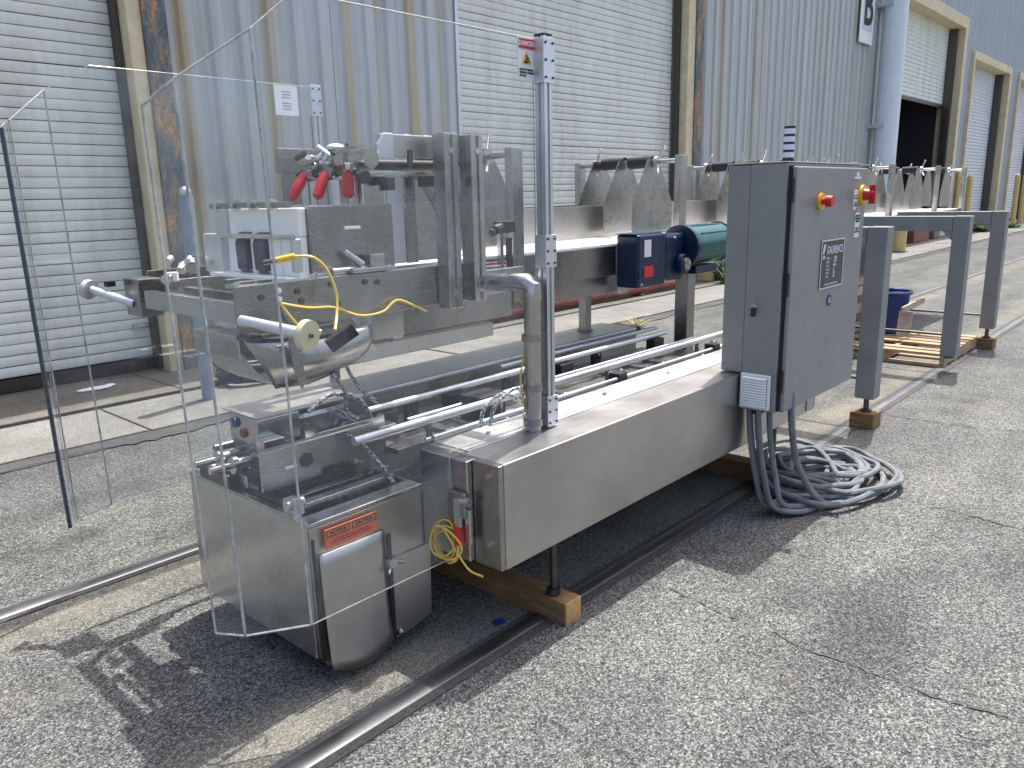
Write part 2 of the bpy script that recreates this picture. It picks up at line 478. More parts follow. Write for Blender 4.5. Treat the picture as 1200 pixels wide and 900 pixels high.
def text_mesh(body, size, align='CENTER', depth=0.0006, bold=0.0):
    cu = bpy.data.curves.new('lettering', 'FONT')
    cu.body = body; cu.size = size; cu.align_x = align; cu.align_y = 'CENTER'; cu.extrude = depth
    cu.resolution_u = 3; cu.offset = bold
    ob = bpy.data.objects.new('lettering', cu); COL.objects.link(ob)
    dg = bpy.context.evaluated_depsgraph_get()
    me = bpy.data.meshes.new_from_object(ob.evaluated_get(dg))
    bpy.data.objects.remove(ob)
    return me
def lettering(body, size, origin, xd, yd, mat, parent, bold=0.0, sx=1.0, align='CENTER', depth=0.0006):
    me = text_mesh(body, size, align, depth, bold)
    xd = Vector(xd).normalized(); yd = Vector(yd).normalized(); zd = xd.cross(yd)
    off = Vector((0, 0, 0)); q = parent
    while q is not None:
        if q.name in LOC: off = LOC[q.name]
        q = q.parent
    o3 = Vector(origin) - off
    for v in me.vertices:
        c = v.co.copy()
        v.co = o3 + xd * c.x * sx + yd * c.y + zd * c.z
    me.materials.clear(); me.materials.append(M[mat])
    o = bpy.data.objects.new('lettering', me); COL.objects.link(o); o.parent = parent
    return o

FX, FZ = (1, 0, 0), (0, 0, 1)      # text lies on a face that looks towards -Y

# ================================================================== SETTING
g = MB().add([(-300, -300, 0), (500, -300, 0), (500, 300, 0), (-300, 300, 0)], [(0, 1, 2, 3)])
tag(g.build('ground', 'asphalt', smooth=False), kind='structure')

# concrete apron in front of the doors: slabs with open joints
ap = MB().box(-8, 90, 5.12, 7.3, -0.2, 0.006).build('apron', 'grit')
tag(ap, kind='structure')
LOC[ap.name] = Vector(ap.location)
def slab_row(y0, y1, L, x0, x1, mat, z, seed):
    rr = random.Random(seed); x = x0; 
    while x < x1:
        w = L + rr.uniform(-0.02, 0.02)
        dz = rr.uniform(-0.004, 0.004)
        MB().box(x + 0.008, x + w - 0.008, y0 + rr.uniform(0, 0.03), y1 - rr.uniform(0, .02), -0.1, z + dz).build('slab', mat, ap, bev=0.006)
        x += w
slab_row(5.27, 6.16, 3.05, -7.0, 60, 'concrete', 0.022, 1)
slab_row(6.18, 7.28, 3.05, -6.4, 60, 'concrete_dirty_shaded', 0.034, 2)  # door row darker: dirt plus the building's shade put into the colour

for i, (x0, x1, y, w) in enumerate(((-1, 1.6, 5.14, .10), (1.5, 3.4, 5.16, .14), (3.2, 5.5, 5.12, .09), (6.0, 9.0, 5.15, .12), (9.5, 14, 5.13, .14), (15, 24, 5.14, .12))):
    r2 = random.Random(i + 300); n = int((x1 - x0) / .06); vs = []; fs = []
    for k in range(n + 1):
        t = k / n; ww = w * math.sin(math.pi * t) ** .5 * r2.uniform(.5, 1.2); xx = x0 + (x1 - x0) * t
        yy = y + .03 * math.sin(k * .37 + i)
        vs += [(xx, yy - ww * .6, .0085), (xx, yy + ww * .5, .0088)]
        if k: fs.append((2 * k - 2, 2 * k, 2 * k + 1, 2 * k - 1))
    tag(MB().add(vs, fs).build('grit_drift', 'grit', smooth=False), kind='structure')
# two rails of the old siding let into the yard
def rail(y, label):
    r = MB()
    x0, x1 = -20, 80
    r.prism([(x0, y - 0.031, -0.05), (x0, y - 0.031, 0.004), (x0, y - 0.024, 0.008), (x0, y + 0.024, 0.008), (x0, y + 0.031, 0.004), (x0, y + 0.031, -0.05)], (x1 - x0, 0, 0))
    o = r.build('rail', 'rail'); tag(o, label, kind='structure'); LOC[o.name] = Vector(o.location)
    MB().box(x0, x1, y + 0.032, y + 0.055, -0.05, 0.003).build('flangeway', 'grit', o)
    MB().box(x0, x1, y - 0.066, y - 0.032, -0.05, 0.0042).build('joint_gap', 'grit', o)
    return o
rail(1.695, 'near siding rail let into the asphalt')
rail(3.265, 'far siding rail let into the asphalt')

def crack(pts, w, seed):
    rr = random.Random(seed)
    P = []
    for a, b in zip(pts[:-1], pts[1:]):
        n = max(2, int((Vector(b) - Vector(a)).length / 0.022))
        for i in range(n):
            t = i / n
            P.append(Vector((a[0] + (b[0] - a[0]) * t + rr.uniform(-.009, .009), a[1] + (b[1] - a[1]) * t + rr.uniform(-.009, .009))))
    vs = []; fs = []
    for i, p in enumerate(P):
        q = P[min(i + 1, len(P) - 1)] - P[max(i - 1, 0)]
        nrm = Vector((-q.y, q.x)).normalized() * w * rr.choice((.12, .3, .5, .7, 1.1)) * rr.uniform(.6, 1.2) * 0.5
        vs += [(p.x + nrm.x, p.y + nrm.y, 0.004), (p.x - nrm.x, p.y - nrm.y, 0.004)]
        if i: fs.append((2 * i - 2, 2 * i - 1, 2 * i + 1, 2 * i))
    tag(MB().add(vs, fs).build('crack', 'crack', smooth=False), kind='structure')
crack([(2.46, 1.44), (2.41, 1.2), (2.41, 1.0), (2.375, .856), (2.39, .72), (2.38, .49), (2.41, .3), (2.36, -.3), (2.4, -1)], 0.012, 3)
crack([(3.836, 1.4), (3.98, 1.12), (3.96, .8), (3.92, .5), (3.95, 0), (3.9, -.8)], 0.011, 4)
crack([(5.48, 1.6), (5.5, 1.12), (5.6, .8), (5.55, .2), (5.5, -.8)], 0.012, 5)
crack([(7.1, 1.6), (7.05, 1.0), (7.1, .3), (7.0, -1)], 0.012, 6)

# ================================================================== WAREHOUSE
wh = thing('warehouse', 'long corrugated metal warehouse with white roller doors behind the machine', 'warehouse', (7, 7, 0))
YF = 7.0
def profile_panel(x0, x1, z0, z1, y, mat, parent, pitch=0.305, depth=0.030, name='wall_panel'):
    """box-rib metal siding between x0 and x1"""
    pts = []; x = x0
    prof = [(0.0, 0), (0.36, 0), (0.46, -depth), (0.80, -depth), (0.90, 0)]
    n = max(1, round((x1 - x0) / pitch)); p = (x1 - x0) / n
    for i in range(n):
        for a, d in prof: pts.append((x0 + (i + a) * p, y + d))
    pts.append((x1, y))
    vs = [(a, b, z0) for a, b in pts] + [(a, b, z1) for a, b in pts]
    N = len(pts)
    mb = MB().add(vs, [(i, i + 1, N + i + 1, N + i) for i in range(N - 1)])
    return mb.build(name, mat, parent, smooth=False)
def siding(x0, x1, z0, z1, mat, y=YF, w=0.915, pitch=0.305):
    n = max(1, round((x1 - x0) / w)); ww = (x1 - x0) / n
    for i in range(n):
        profile_panel(x0 + i * ww + 0.002, x0 + (i + 1) * ww - 0.002, z0, z1, y + 0.003 * (i % 2), mat, wh, pitch)
ZL, ZR = 6.6, 8.6
DOOR_H = 4.95
siding(3.37, 6.80, 0.05, ZL, 'sheet')
siding(-6, 3.36, DOOR_H + .12, ZL, 'sheet')
siding(6.82, 12.4, DOOR_H + .12, ZL, 'sheet')
siding(12.45, 21.6, 0.05, ZL, 'sheet_brown')
siding(21.62, 28.5, 6.45, ZR, 'sheet_far', w=2.3, pitch=0.2)
siding(28.55, 29.45, 0.05, ZR, 'sheet_far', w=0.9, pitch=0.2)
siding(29.47, 35.0, 5.65, ZR, 'sheet_far', w=1.85, pitch=0.2)
siding(35.05, 36.35, 0.05, ZR, 'sheet_far', w=1.3, pitch=0.2)
siding(36.37, 41.6, 5.65, ZR, 'sheet_far', w=1.75, pitch=0.2)
siding(41.65, 70, 0.05, ZR, 'sheet_far', w=4.0, pitch=0.25)
# solid body behind the cladding and roof
MB().box(-6, 3.0, YF + 0.6, YF + 0.7, 0, ZL).box(3.2, 6.85, YF + .1, YF + .2, 0, ZL).box(6.85, 12.1, YF + .6, YF + .7, 0, ZL).box(12.35, 22.0, YF + .1, YF + .2, 0, ZL) \
    .box(-6, 12.4, YF + .1, YF + .2, DOOR_H + .15, ZL).build('backing_wall', 'interior', wh)
MB().box(-6, 21.6, YF - .05, YF + 18, ZL, ZL + .12).build('roof', 'sheet_far', wh)
MB().box(21.65, 70, YF - .05, YF + 18, ZR, ZR + .12).box(21.62, 21.72, YF + .02, YF + 18, ZL - .2, ZR).build('high_roof', 'sheet_far', wh)
MB().box(21.8, 22.0, YF + .5, YF + 12, 0, 6.6).box(28.2, 28.4, YF + .5, YF + 12, 0, 6.6).box(21.8, 28.4, YF + 11.8, YF + 12, 0, 6.6).box(21.8, 28.4, YF + .5, YF + 12, 6.6, 6.7) \
    .box(22.0, 28.2, YF + .3, YF + 11.8, 0.03, 0.05).build('interior_shell', 'interior', wh)
MB().box(28.6, 70, YF + .55, YF + .7, 0, ZR).box(21.7, 28.6, YF + .1, YF + .2, 6.5, ZR).build('far_backing_wall', 'interior', wh)

# roller doors with single slats
SP = 0.088
def slat_proto(L, mat):
    prof = [(0, 0.0), (-0.008, 0.003), (-0.012, 0.020), (-0.014, 0.050), (-0.011, 0.080), (0.004, 0.0835), (0.004, 0.0)]
    mb = MB().prism([(0, a, b) for a, b in prof], (L, 0, 0))
    me_o = mb.build('slat', mat, None, smooth=False)
    me = me_o.data
    for v in me.vertices: v.co += me_o.location
    me_o.location = (0, 0, 0)
    return me_o
def roller_door(x0, x1, z0, z1, y, mat, zb=0.12):
    d = MB().box(x0, x1, y + 0.006, y + 0.03, z0, z1).build('roller_door', 'rubber', wh)
    base = Vector((x0, y, z0)) - LOC[wh.name]
    pr = slat_proto(x1 - x0, mat); pr.parent = d
    n = int((z1 - z0) / SP)
    rr = random.Random(int(x0 * 10))
    for i in range(n):
        o = pr if i == 0 else copy_to(pr, (0, 0, 0), d)
        o.location = base + Vector((rr.uniform(-.006, .006), rr.uniform(-.003, .003), i * SP + rr.uniform(-.0015, .0015)))
    MB().box(x0, x1, y - 0.03, y + 0.03, z0 - zb, z0 - 0.012).build('bottom_bar', 'iron', d)
    return d
YD = 7.24
MB().box(2.86, 2.98, 7.19, 7.222, .42, .47).cyl((2.90, 7.18, .445), (2.96, 7.18, .445), .014).build('door_lock', 'zinc', wh)
roller_door(-5.5, 3.02, 0.16, DOOR_H, YD, 'door_white')
roller_door(6.86, 11.92, 0.16, DOOR_H, YD, 'door_white')
def ribbed_curtain(x0, x1, z0, z1, y, mat):
    n = int((z1 - z0) / 0.11); p = (z1 - z0) / n; pts = []
    for i in range(n):
        pts += [(y, z0 + i * p), (y - .025, z0 + (i + .3) * p), (y - .025, z0 + (i + .75) * p)]
    pts.append((y, z1)); N = len(pts)
    vs = [(x0, a, b) for a, b in pts] + [(x1, a, b) for a, b in pts]
    return MB().add(vs, [(i, i + 1, N + i + 1, N + i) for i in range(N - 1)]).build('roller_curtain', mat, wh, smooth=False)
ribbed_curtain(21.9, 28.2, 3.95, 6.4, YD + .1, 'door_white')
MB().box(21.9, 28.2, YD + .06, YD + .12, 3.86, 3.95).build('curtain_bar', 'iron', wh)
ribbed_curtain(29.6, 34.5, 0.1, 5.5, YD + .1, 'door_far')
ribbed_curtain(36.5, 41.2, 0.1, 5.5, YD + .1, 'door_far')

def jamb(x0, x1, z1, y0=6.955, y1=7.30, mat='jamb', name='door_jamb'):
    return MB().box(x0, x1, y0, y1, 0.0, z1).build(name, mat, wh, bev=0.006)
jamb(3.04, 3.16, DOOR_H); jamb(11.98, 12.2, DOOR_H)
jamb(6.80, 6.85, DOOR_H, 6.98, 7.28, 'zinc')
MB().box(3.03, 12.2, 6.956, 7.3, DOOR_H + .002, DOOR_H + .12).box(-5.6, 3.03, 6.956, 7.3, DOOR_H + .002, DOOR_H + .12).build('door_header', 'jamb', wh, bev=0.006)
for a_ in ((3.0, 3.035), (11.93, 11.97), (6.86, 6.9)): MB().box(a_[0], a_[1], 7.09, 7.20, 0.05, DOOR_H).build('door_track', 'iron', wh)
MB().box(3.162, 3.368, 6.93, 7.1, 0, ZL).build('column', 'peel', wh, bev=0.008)
MB().box(12.203, 12.445, 6.93, 7.1, 0, ZL).build('column', 'peel', wh, bev=0.008)
# right hand openings: deep cream reveals
jamb(28.2, 28.5, 6.12, 6.9, 7.5); jamb(21.7, 21.95, 6.12, 6.9, 7.5)
MB().box(21.7, 28.5, 6.9, 7.5, 6.122, 6.44).build('door_header', 'jamb', wh, bev=0.01)
jamb(34.7, 35.02, 5.4, 6.88, 7.45); jamb(29.46, 29.6, 5.4, 6.88, 7.45)
MB().box(29.46, 35.02, 6.88, 7.45, 5.402, 5.64).build('door_header', 'jamb', wh, bev=0.01)
jamb(41.3, 41.62, 5.4, 6.88, 7.45); jamb(36.36, 36.5, 5.4, 6.88, 7.45)
MB().box(36.36, 41.62, 6.88, 7.45, 5.402, 5.64).build('door_header', 'jamb', wh, bev=0.01)
for a_ in ((28.0, 28.19, 6.1), (34.45, 34.69, 5.4), (41.05, 41.29, 5.4)): MB().box(a_[0], a_[1], 7.1, 7.3, 0.05, a_[2]).build('door_track', 'iron', wh)

# bay sign with the letter B
sg = thing('bay_sign', 'white bay sign with a dark letter B fixed high on the siding', 'sign', (19.75, 6.9, 4.7))
pl = MB().box(19.38, 20.22, 6.90, 6.93, 4.72, 6.15).build('plate', 'white_plastic', sg, bev=0.02)
MB().box(19.5, 20.1, 6.893, 6.899, 5.0, 6.0).build('panel', 'white_ink', sg)
lettering('B', 1.25, (19.8, 6.888, 5.50), FX, FZ, 'ink', sg, bold=0.02, sx=0.85, depth=0.003)

# white drain pipe with its boot
dp = thing('drain_pipe', 'thick white drain pipe running down the corrugated wall to a rounded boot', 'pipe', (20.8, 6.6, 0))
MB().cyl((20.82, 6.62, 0.55), (20.82, 6.62, 7.4), 0.265, 24).build('pipe', 'pipe_white', dp)
MB().tube([(20.82, 6.62, .6), (20.78, 6.60, .42), (20.55, 6.5, .27), (20.2, 6.36, .2), (19.95, 6.3, .19)], [.275, .275, .27, .26, .22], 20).build('boot', 'pipe_white', dp)
MB().box(20.5, 21.15, 6.6, 6.98, 2.9, 3.0).box(20.5, 21.15, 6.6, 6.98, 5.6, 5.7).build('strap', 'zinc', dp)

# bollards
bo = thing('bollard', 'short cream bollard beside the drain pipe boot', 'bollard', (20.05, 5.87, 0), 'cream bollards along the warehouse wall')
MB().cyl((20.05, 5.87, 0), (20.05, 5.87, .98), .15, 18).ball((20.05, 5.87, .98), .15, 16, (1, 1, .5)).build('post', 'bollard', bo)
MB().disc((20.05, 5.87, .02), (0, 0, 1), .2, .04).build('base', 'concrete_dirty_shaded', bo)
for i, (x, y, zs, lab) in enumerate([(27.4, 6.5, 1.85, 'tall cream bollard left of the dark doorway jamb'), (28.8, 6.5, 1.75, 'tall cream bollard between the open doorway and the next door'),
                              (34.9, 6.3, 1.8, 'cream bollard at the near edge of the far closed door'), (36.3, 6.3, 1.8, 'cream bollard furthest along the warehouse wall')]):
    c = copy_thing(bo, (x, y, 0), lab); c.scale = (.6, .6, zs)

copy_thing(bo, (6.2, 6.62, 0), 'cream bollard beside the near jamb of the middle roller door, seen under the conveyor').scale = (.8, .8, 1.0)
copy_thing(bo, (12.2, 6.6, 0), 'cream bollard beside the far jamb of the middle roller door').scale = (.8, .8, 1.0)
pp = thing('pipe_post', 'blue grey pipe post with a round knob standing before the peeling column', 'post', (2.79, 5.77, 0))
MB().cyl((2.79, 5.77, 0), (2.79, 5.77, 1.56), .05, 16).build('pipe', 'pipe_blue', pp)
MB().ball((2.79, 5.77, 1.585), .045, 12).build('knob', 'zinc', pp)
hc = thing('hose_coil', 'dark coil of hose lying on the apron behind the pipe post', 'hose', (3.35, 6.1, .02))
for k in range(7):
    r2 = random.Random(k + 60)
    MB().tube([(3.35 + (.26 + r2.uniform(-.05, .04)) * math.cos(a), 6.1 + (.22 + r2.uniform(-.04, .03)) * math.sin(a), .05 + .025 * k + .01 * math.sin(2 * a)) for a in [2 * math.pi * i / 28 for i in range(28)]], .02, 8, closed=True).build('loop', 'hose_dark', hc)
# red pipe lying along the wall, red box further on
rp = thing('steel_pipe', 'red oxide steel pipe lying on the apron along the white roller door', 'pipe', (8, 6.45, 0))
MB().cyl((4.2, 6.45, .13), (10.85, 6.45, .13), .075, 16).build('pipe', 'red_steel', rp)
MB().cyl((10.855, 6.45, .13), (10.93, 6.45, .13), .085, 16).build('end_cap', 'black', rp)
MB().box(5.2, 5.3, 6.36, 6.54, 0.03, .056).box(9.8, 9.9, 6.36, 6.54, .03, .056).build('packer', 'timber_dark', rp)
rb = thing('scrap_bin', 'dark red steel box standing by the wall beyond the drain pipe', 'box', (23.6, 6.55, 0))
MB().box(22.9, 24.3, 6.35, 6.85, .03, .52).build('body', 'red_steel', rb, bev=.02)
MB().box(22.86, 24.34, 6.31, 6.89, .521, .56).build('rim', 'red_steel', rb, bev=.01)
cb = thing('concrete_block', 'rough concrete block on the ground right of the red box', 'block', (25.3, 6.6, 0))
MB().box(25.0, 25.6, 6.4, 6.9, .03, .48).build('block', 'concrete', cb, bev=.04)
MB().box(25.05, 25.55, 6.45, 6.85, .48, .5).build('top_cap', 'concrete_dirty_shaded', cb)
vc = thing('utility_cover', 'grey metal utility box low on the wall beside the doorway', 'utility box', (26.4, 6.7, 0))
MB().box(26.0, 26.8, 6.55, 6.9, .03, .42).build('body', 'zinc', vc, bev=.03)
MB().box(25.98, 26.82, 6.53, 6.92, .421, .46).build('lid', 'zinc', vc, bev=.01)

# weeds
def weed(x, y, n, h, mat, label, seed, spread=.25, w=.012):
    rr = random.Random(seed)
    t = thing('weed', label, 'weed', (x, y, 0), 'weeds growing along the wall and joints')
    mb = MB()
    for i in range(n):
        a = rr.uniform(0, 6.283); r0 = rr.uniform(0, spread * .4); L = h * rr.uniform(.5, 1.1)
        b = Vector((x + r0 * math.cos(a), y + r0 * math.sin(a), 0))
        lean = rr.uniform(.15, .9) * spread * 1.5
        pv = None
        sdv = Vector((-math.sin(a), math.cos(a), 0))
        pts = []
        for k in range(4):
            tt = k / 3
            pts.append(b + Vector((math.cos(a) * lean * tt * tt, math.sin(a) * lean * tt * tt, L * (tt - .25 * tt * tt))))
        vs = []; 
        for k, p in enumerate(pts):
            ww = w * (1 - k / 3.2) 
            vs += [p + sdv * ww, p - sdv * ww]
        mb.add(vs, [(0, 1, 3, 2), (2, 3, 5, 4), (4, 5, 7, 6)])
    mb.build('blades', mat, t, smooth=False, kind='stuff')
    MB().ball((x, y, .005), spread * .3, 8, (1, 1, .12)).build('root_mat', 'dirt', t)
    return t
weed(7.5, 4.95, 90, .16, 'straw', 'straggly dry grass tuft in the joint behind the machine', 3, .22, .006)
weed(12.4, 6.4, 120, .55, 'leaf', 'leafy green weed against the wall left of the grey cabinet', 4, .35, .02)
weed(12.0, 6.1, 60, .4, 'leaf', 'smaller green weed in front of the leafy one by the wall', 6, .3, .018)
weed(30.0, 6.2, 160, .35, 'leaf', 'low green weeds at the foot of the far cream jamb', 5, .9, .03)
weed(33.0, 6.1, 140, .3, 'leaf', 'sparse green weeds at the foot of the furthest door', 8, .9, .03)

# ================================================================== PACKING MACHINE (lower frame, infeed head)
pm = thing('packing_machine', 'stainless steel packing machine standing over the siding rails', 'packing machine', (2.0, 2.3, 0))
# near housing beam
MB().box(1.70, 4.21, 1.60, 1.95, 0.322, 0.683).build('front_housing', 'steel_x', pm, bev=.004)
MB().box(1.678, 1.699, 1.602, 1.72, 0.324, 0.681).build('housing_flange', 'steel_dirty', pm, bev=.003)
MB().box(1.655, 1.699, 1.722, 1.948, 0.330, 0.679).build('end_cover', 'steel', pm, bev=.004)
MB().box(1.72, 4.19, 1.78, 1.94, .6835, .6875).build('top_cover', 'steel_sunlit', pm, bev=.001)
bm_ = MB()
for z in (.64, .41):
    bm_.disc((1.674, 1.645, z), (1, 0, 0), .009, .012, 10)
for x in (1.9, 2.6, 3.1):
    bm_.disc((x, 1.86, .690), (0, 0, 1), .009, .008, 10)
bm_.disc((2.16, 1.9, .689), (0, 0, 1), .022, .004, 14)
bm_.build('bolt', 'steel_bright', pm)
la = MB().box(1.632, 1.654, 1.715, 1.795, .49, .575).build('latch', 'steel_dark', pm, bev=.004)
MB().box(1.62, 1.632, 1.73, 1.755, .46, .56).cyl((1.64, 1.70, .55), (1.64, 1.73, .55), .014).build('latch_lever', 'steel_bright', la)
MB().box(1.640, 1.6545, 1.70, 1.735, .40, .52).build('hinge_plate', 'steel_bright', pm, bev=.003)
MB().box(4.212, 4.225, 1.60, 1.95, .33, .67).box(4.1, 4.19, 1.594, 1.5995, .33, .5).build('rear_cover', 'steel_x', pm, bev=.002)
# rear housing
MB().box(1.75, 4.16, 2.73, 3.02, .40, .680).build('rear_housing', 'steel_dirty', pm, bev=.005)
MB().box(1.77, 4.14, 2.725, 3.0, .6805, .6865).build('rear_top_cover', 'steel_sunlit', pm, bev=.001)
MB().box(4.165, 4.25, 2.76, 2.98, .63, .67).box(4.05, 4.16, 2.74, 2.80, .28, .40).build('rear_bracket', 'black', pm, bev=.004)
MB().box(2.2, 2.3, 2.78, 2.9, .0, .4).box(3.9, 3.98, 2.82, 2.92, 0, .4).build('rear_leg', 'steel_dark', pm, bev=.004)
# pan between the housings
MB().box(1.70, 4.15, 1.951, 2.729, .44, .452).build('drip_pan', 'steel_dark', pm)
MB().box(1.75, 4.05, 2.18, 2.34, .58, .60).box(1.75, 4.05, 2.50, 2.62, .56, .58).build('transport_bed', 'steel_dirty', pm)
def guide(y, z, x0, x1, r, name='guide_rail'):
    return MB().cyl((x0, y, z), (x1, y, z), r, 12).build(name, 'zinc', pm)
guide(2.40, .705, 1.79, 3.96, .014); guide(2.13, .70, 1.52, 4.15, .016); guide(1.985, .685, 1.75, 3.98, .010); guide(2.55, .70, 2.7, 4.1, .011)
for x in (1.86, 2.25, 3.0, 3.85):
    MB().box(x - .05, x + .05, 2.37, 2.43, .60, .688).build('guide_clamp', 'black', pm, bev=.004)
    MB().cyl((x, 2.13, .60), (x, 2.13, .69), .012).cyl((x, 2.02, .60), (x, 2.13, .63), .01).build('guide_post', 'steel_dark', pm)
for x in (2.9, 3.78):
    MB().box(x - .03, x + .03, 1.97, 2.03, .60, .71).ball((x + .05, 2.02, .69), .028, 10).build('rail_knob', 'black', pm)
MB().box(2.2, 2.36, 2.2, 2.32, .605, .70).build('sensor_block', 'black', pm, bev=.005)
guide(2.30, .66, 1.9, 4.1, .009); guide(2.64, .70, 1.9, 4.0, .012); guide(2.06, .655, 1.78, 4.1, .007)
for x in (2.05, 2.65, 3.35):
    MB().box(x - .03, x + .03, 2.44, 2.47, .58, .70).disc((x, 2.435, .66), (0, 1, 0), .014, .02, 8).build('guide_bracket', 'black', pm, bev=.003)
    MB().box(x + .08, x + .11, 2.15, 2.36, .60, .615).cyl((x + .095, 2.3, .61), (x + .095, 2.3, .66), .008).build('cross_bracket', 'steel', pm, bev=.002)
for x in (2.0, 2.35, 2.75, 3.2, 3.6):
    MB().box(x, x + .05, 2.19, 2.33, .601, .616).build('flight_bar', 'steel_bright', pm, bev=.002)
# infeed drive box
bx = MB()
fr = [(1.205, 1.95), (1.668, 1.95)]
MB().prism([(1.195, 1.956, .10), (1.195, 2.70, .10), (1.20, 2.70, .548), (1.20, 1.956, .548)], (.012, 0, 0)).build('box_end_panel', 'steel', pm, bev=.003)
# front panel drawn down in a curved pan
poly = [(1.205, 1.95, .535), (1.208, 1.95, .10)]
for i in range(13):
    t = i / 12
    poly.append((1.235 + .44 * t, 1.95, .085 - .075 * math.sin(math.pi * (t * .62 + .1)) + .03 * t))
poly += [(1.69, 1.95, .5), (1.668, 1.95, .535)]
MB().prism(poly, (0, .012, 0)).build('box_front_panel', 'steel_x', pm, bev=.002)
MB().prism([(1.207, 1.944, .09), (1.224, 1.944, .085), (1.216, 1.944, .5), (1.209, 1.944, .5)], (0, .004, 0)).build('panel_seam', 'black', pm)
MB().box(1.480, 1.495, 1.928, 1.9375, .045, .43).build('panel_seam', 'black', pm)
ad_ = MB()
for j in range(11):
    t = j / 10
    for i in range(15):
        w = i / 14
        z_ = .445 + ((.082 - .058 * math.sin(math.pi * (.12 + .7 * w))) - .445) * t
        ad_.v.append(Vector((1.228 + .25 * w, 1.943 - .030 * t * t * math.sin(math.pi * (.25 + .6 * w)) - .004, z_)))
for j in range(10):
    for i in range(14):
        k = j * 15 + i
        ad_.f.append((k, k + 1, k + 16, k + 15))
ado = ad_.build('access_door', 'steel_x', pm)
md = ado.modifiers.new('thickness', 'SOLIDIFY'); md.thickness = .003
MB().box(1.50, 1.66, 1.941, 1.9495, .06, .33).build('side_cover', 'steel_x', pm, bev=.002)
MB().box(1.205, 1.67, 2.69, 2.70, .10, .54).box(1.66, 1.672, 1.965, 2.69, .06, .54).box(1.21, 1.66, 1.966, 2.69, .09, .11).build('box_rear_panel', 'steel_dark', pm)
MB().box(1.20, 1.66, 1.951, 2.02, .536, .55).box(1.20, 1.225, 2.021, 2.70, .549, .556).box(1.226, 1.66, 2.6, 2.70, .54, .55).build('box_top_flange', 'steel', pm, bev=.002)
MB().box(1.23, 1.66, 2.03, 2.59, .44, .455).build('box_floor', 'iron', pm)
ob = MB().box(1.249, 1.448, 1.934, 1.9375, .458, .522).build('warning_label', 'orange', pm)
for x0, x1 in ((1.254, 1.340), (1.350, 1.444)):
    MB().box(x0, x1, 1.9325, 1.9335, .5165, .519).box(x0, x1, 1.9325, 1.9335, .4955, .498).box(x0, x0 + .002, 1.9325, 1.9335, .498, .5165).box(x1 - .002, x1, 1.9325, 1.9335, .498, .5165).build('label_border', 'ink', ob)
lettering('NOTICE', .015, (1.297, 1.9335, .507), FX, FZ, 'ink', ob, .0003, 1.1)
lettering('CAUTION', .015, (1.397, 1.9335, .507), FX, FZ, 'ink', ob, .0003, 1.05)
lettering('KEEP HANDS CLEAR OF MOVING\nPARTS WHILE MACHINE IS RUNNING', .0085, (1.348, 1.9335, .478), FX, FZ, 'red_label', ob, .0002, 1.1)
tl = MB().box(1.47, 1.51, 1.925, 1.937, .31, .345).cyl((1.49, 1.93, .335), (1.53, 1.91, .32), .007).cyl((1.49, 1.93, .32), (1.465, 1.91, .30), .007).build('tee_latch', 'steel_dark', pm)
MB().disc((1.49, 1.925, .328), (0, 1, 0), .018, .02).build('latch_hub', 'steel', tl)
MB().box(1.47, 1.52, 1.93, 1.949, .055, .075).ball((1.51, 1.925, .065), .013).build('pan_catch', 'steel_dark', pm)
# works on top of the infeed drive box
MB().box(1.24, 1.62, 2.05, 2.09, .50, .575).box(1.24, 1.62, 2.16, 2.19, .49, .56).box(1.24, 1.62, 2.30, 2.36, .50, .58).build('cam_rail', 'steel_dark', pm, bev=.003)
MB().box(1.195, 1.42, 2.18, 2.188, .60, .735).box(1.195, 1.62, 2.15, 2.18, .735, .742).build('guide_plate', 'steel', pm, bev=.002)
MB().cyl((1.28, 2.178, .66), (1.32, 2.178, .66), .006).build('plate_mark', 'white_plastic', pm)
MB().box(1.23, 1.245, 2.05, 2.68, .548, .562).box(1.26, 1.285, 2.05, 2.68, .53, .548).box(1.31, 1.33, 2.05, 2.68, .54, .552).build('slide_bar', 'black', pm, bev=.003)
MB().box(1.42, 1.70, 2.185, 2.193, .62, .745).build('side_plate', 'steel_dirty', pm, bev=.002)
MB().box(1.28, 1.445, 2.33, 2.52, .70, .795).build('valve_block', 'steel', pm, bev=.006)
MB().box(1.282, 1.70, 2.332, 2.56, .7955, .80).build('block_lid', 'steel_sunlit', pm)
MB().disc((1.276, 2.47, .765), (1, 0, 0), .018, .01).build('blue_port', 'blue_bin', pm)
MB().disc((1.276, 2.42, .735), (1, 0, 0), .016, .01).build('red_port', 'red_steel', pm)
MB().box(1.446, 1.66, 2.34, 2.54, .66, .78).build('valve_body', 'steel', pm, bev=.02)
MB().box(1.30, 1.42, 2.33, 2.55, .56, .70).build('block_stand', 'steel_dark', pm, bev=.004)
rr = random.Random(5)
for i in range(46):
    x = rr.uniform(1.22, 1.72); y = rr.uniform(2.2, 2.6); z = rr.uniform(.56, .72)
    a = rr.random()
    mb = MB()
    if a < .4: mb.cyl((x - .05, y, z), (x + .05, y, z), rr.uniform(.009, .02), 12); mb.disc((x + .05, y, z), (1, 0, 0), .026, .014, 12)
    elif a < .7: mb.cyl((x, y - .05, z), (x, y + .05, z), rr.uniform(.009, .022), 12).disc((x, y - .05, z), (0, 1, 0), .027, .012, 6)
    else: mb.box(x - .04, x + .04, y - .025, y + .025, z - .022, z + .022)
    mb.build('linkage', rr.choice(['steel', 'steel_bright', 'steel_bright', 'steel_dark', 'iron', 'steel_sunlit']), pm, bev=.002 if a >= .7 else 0)
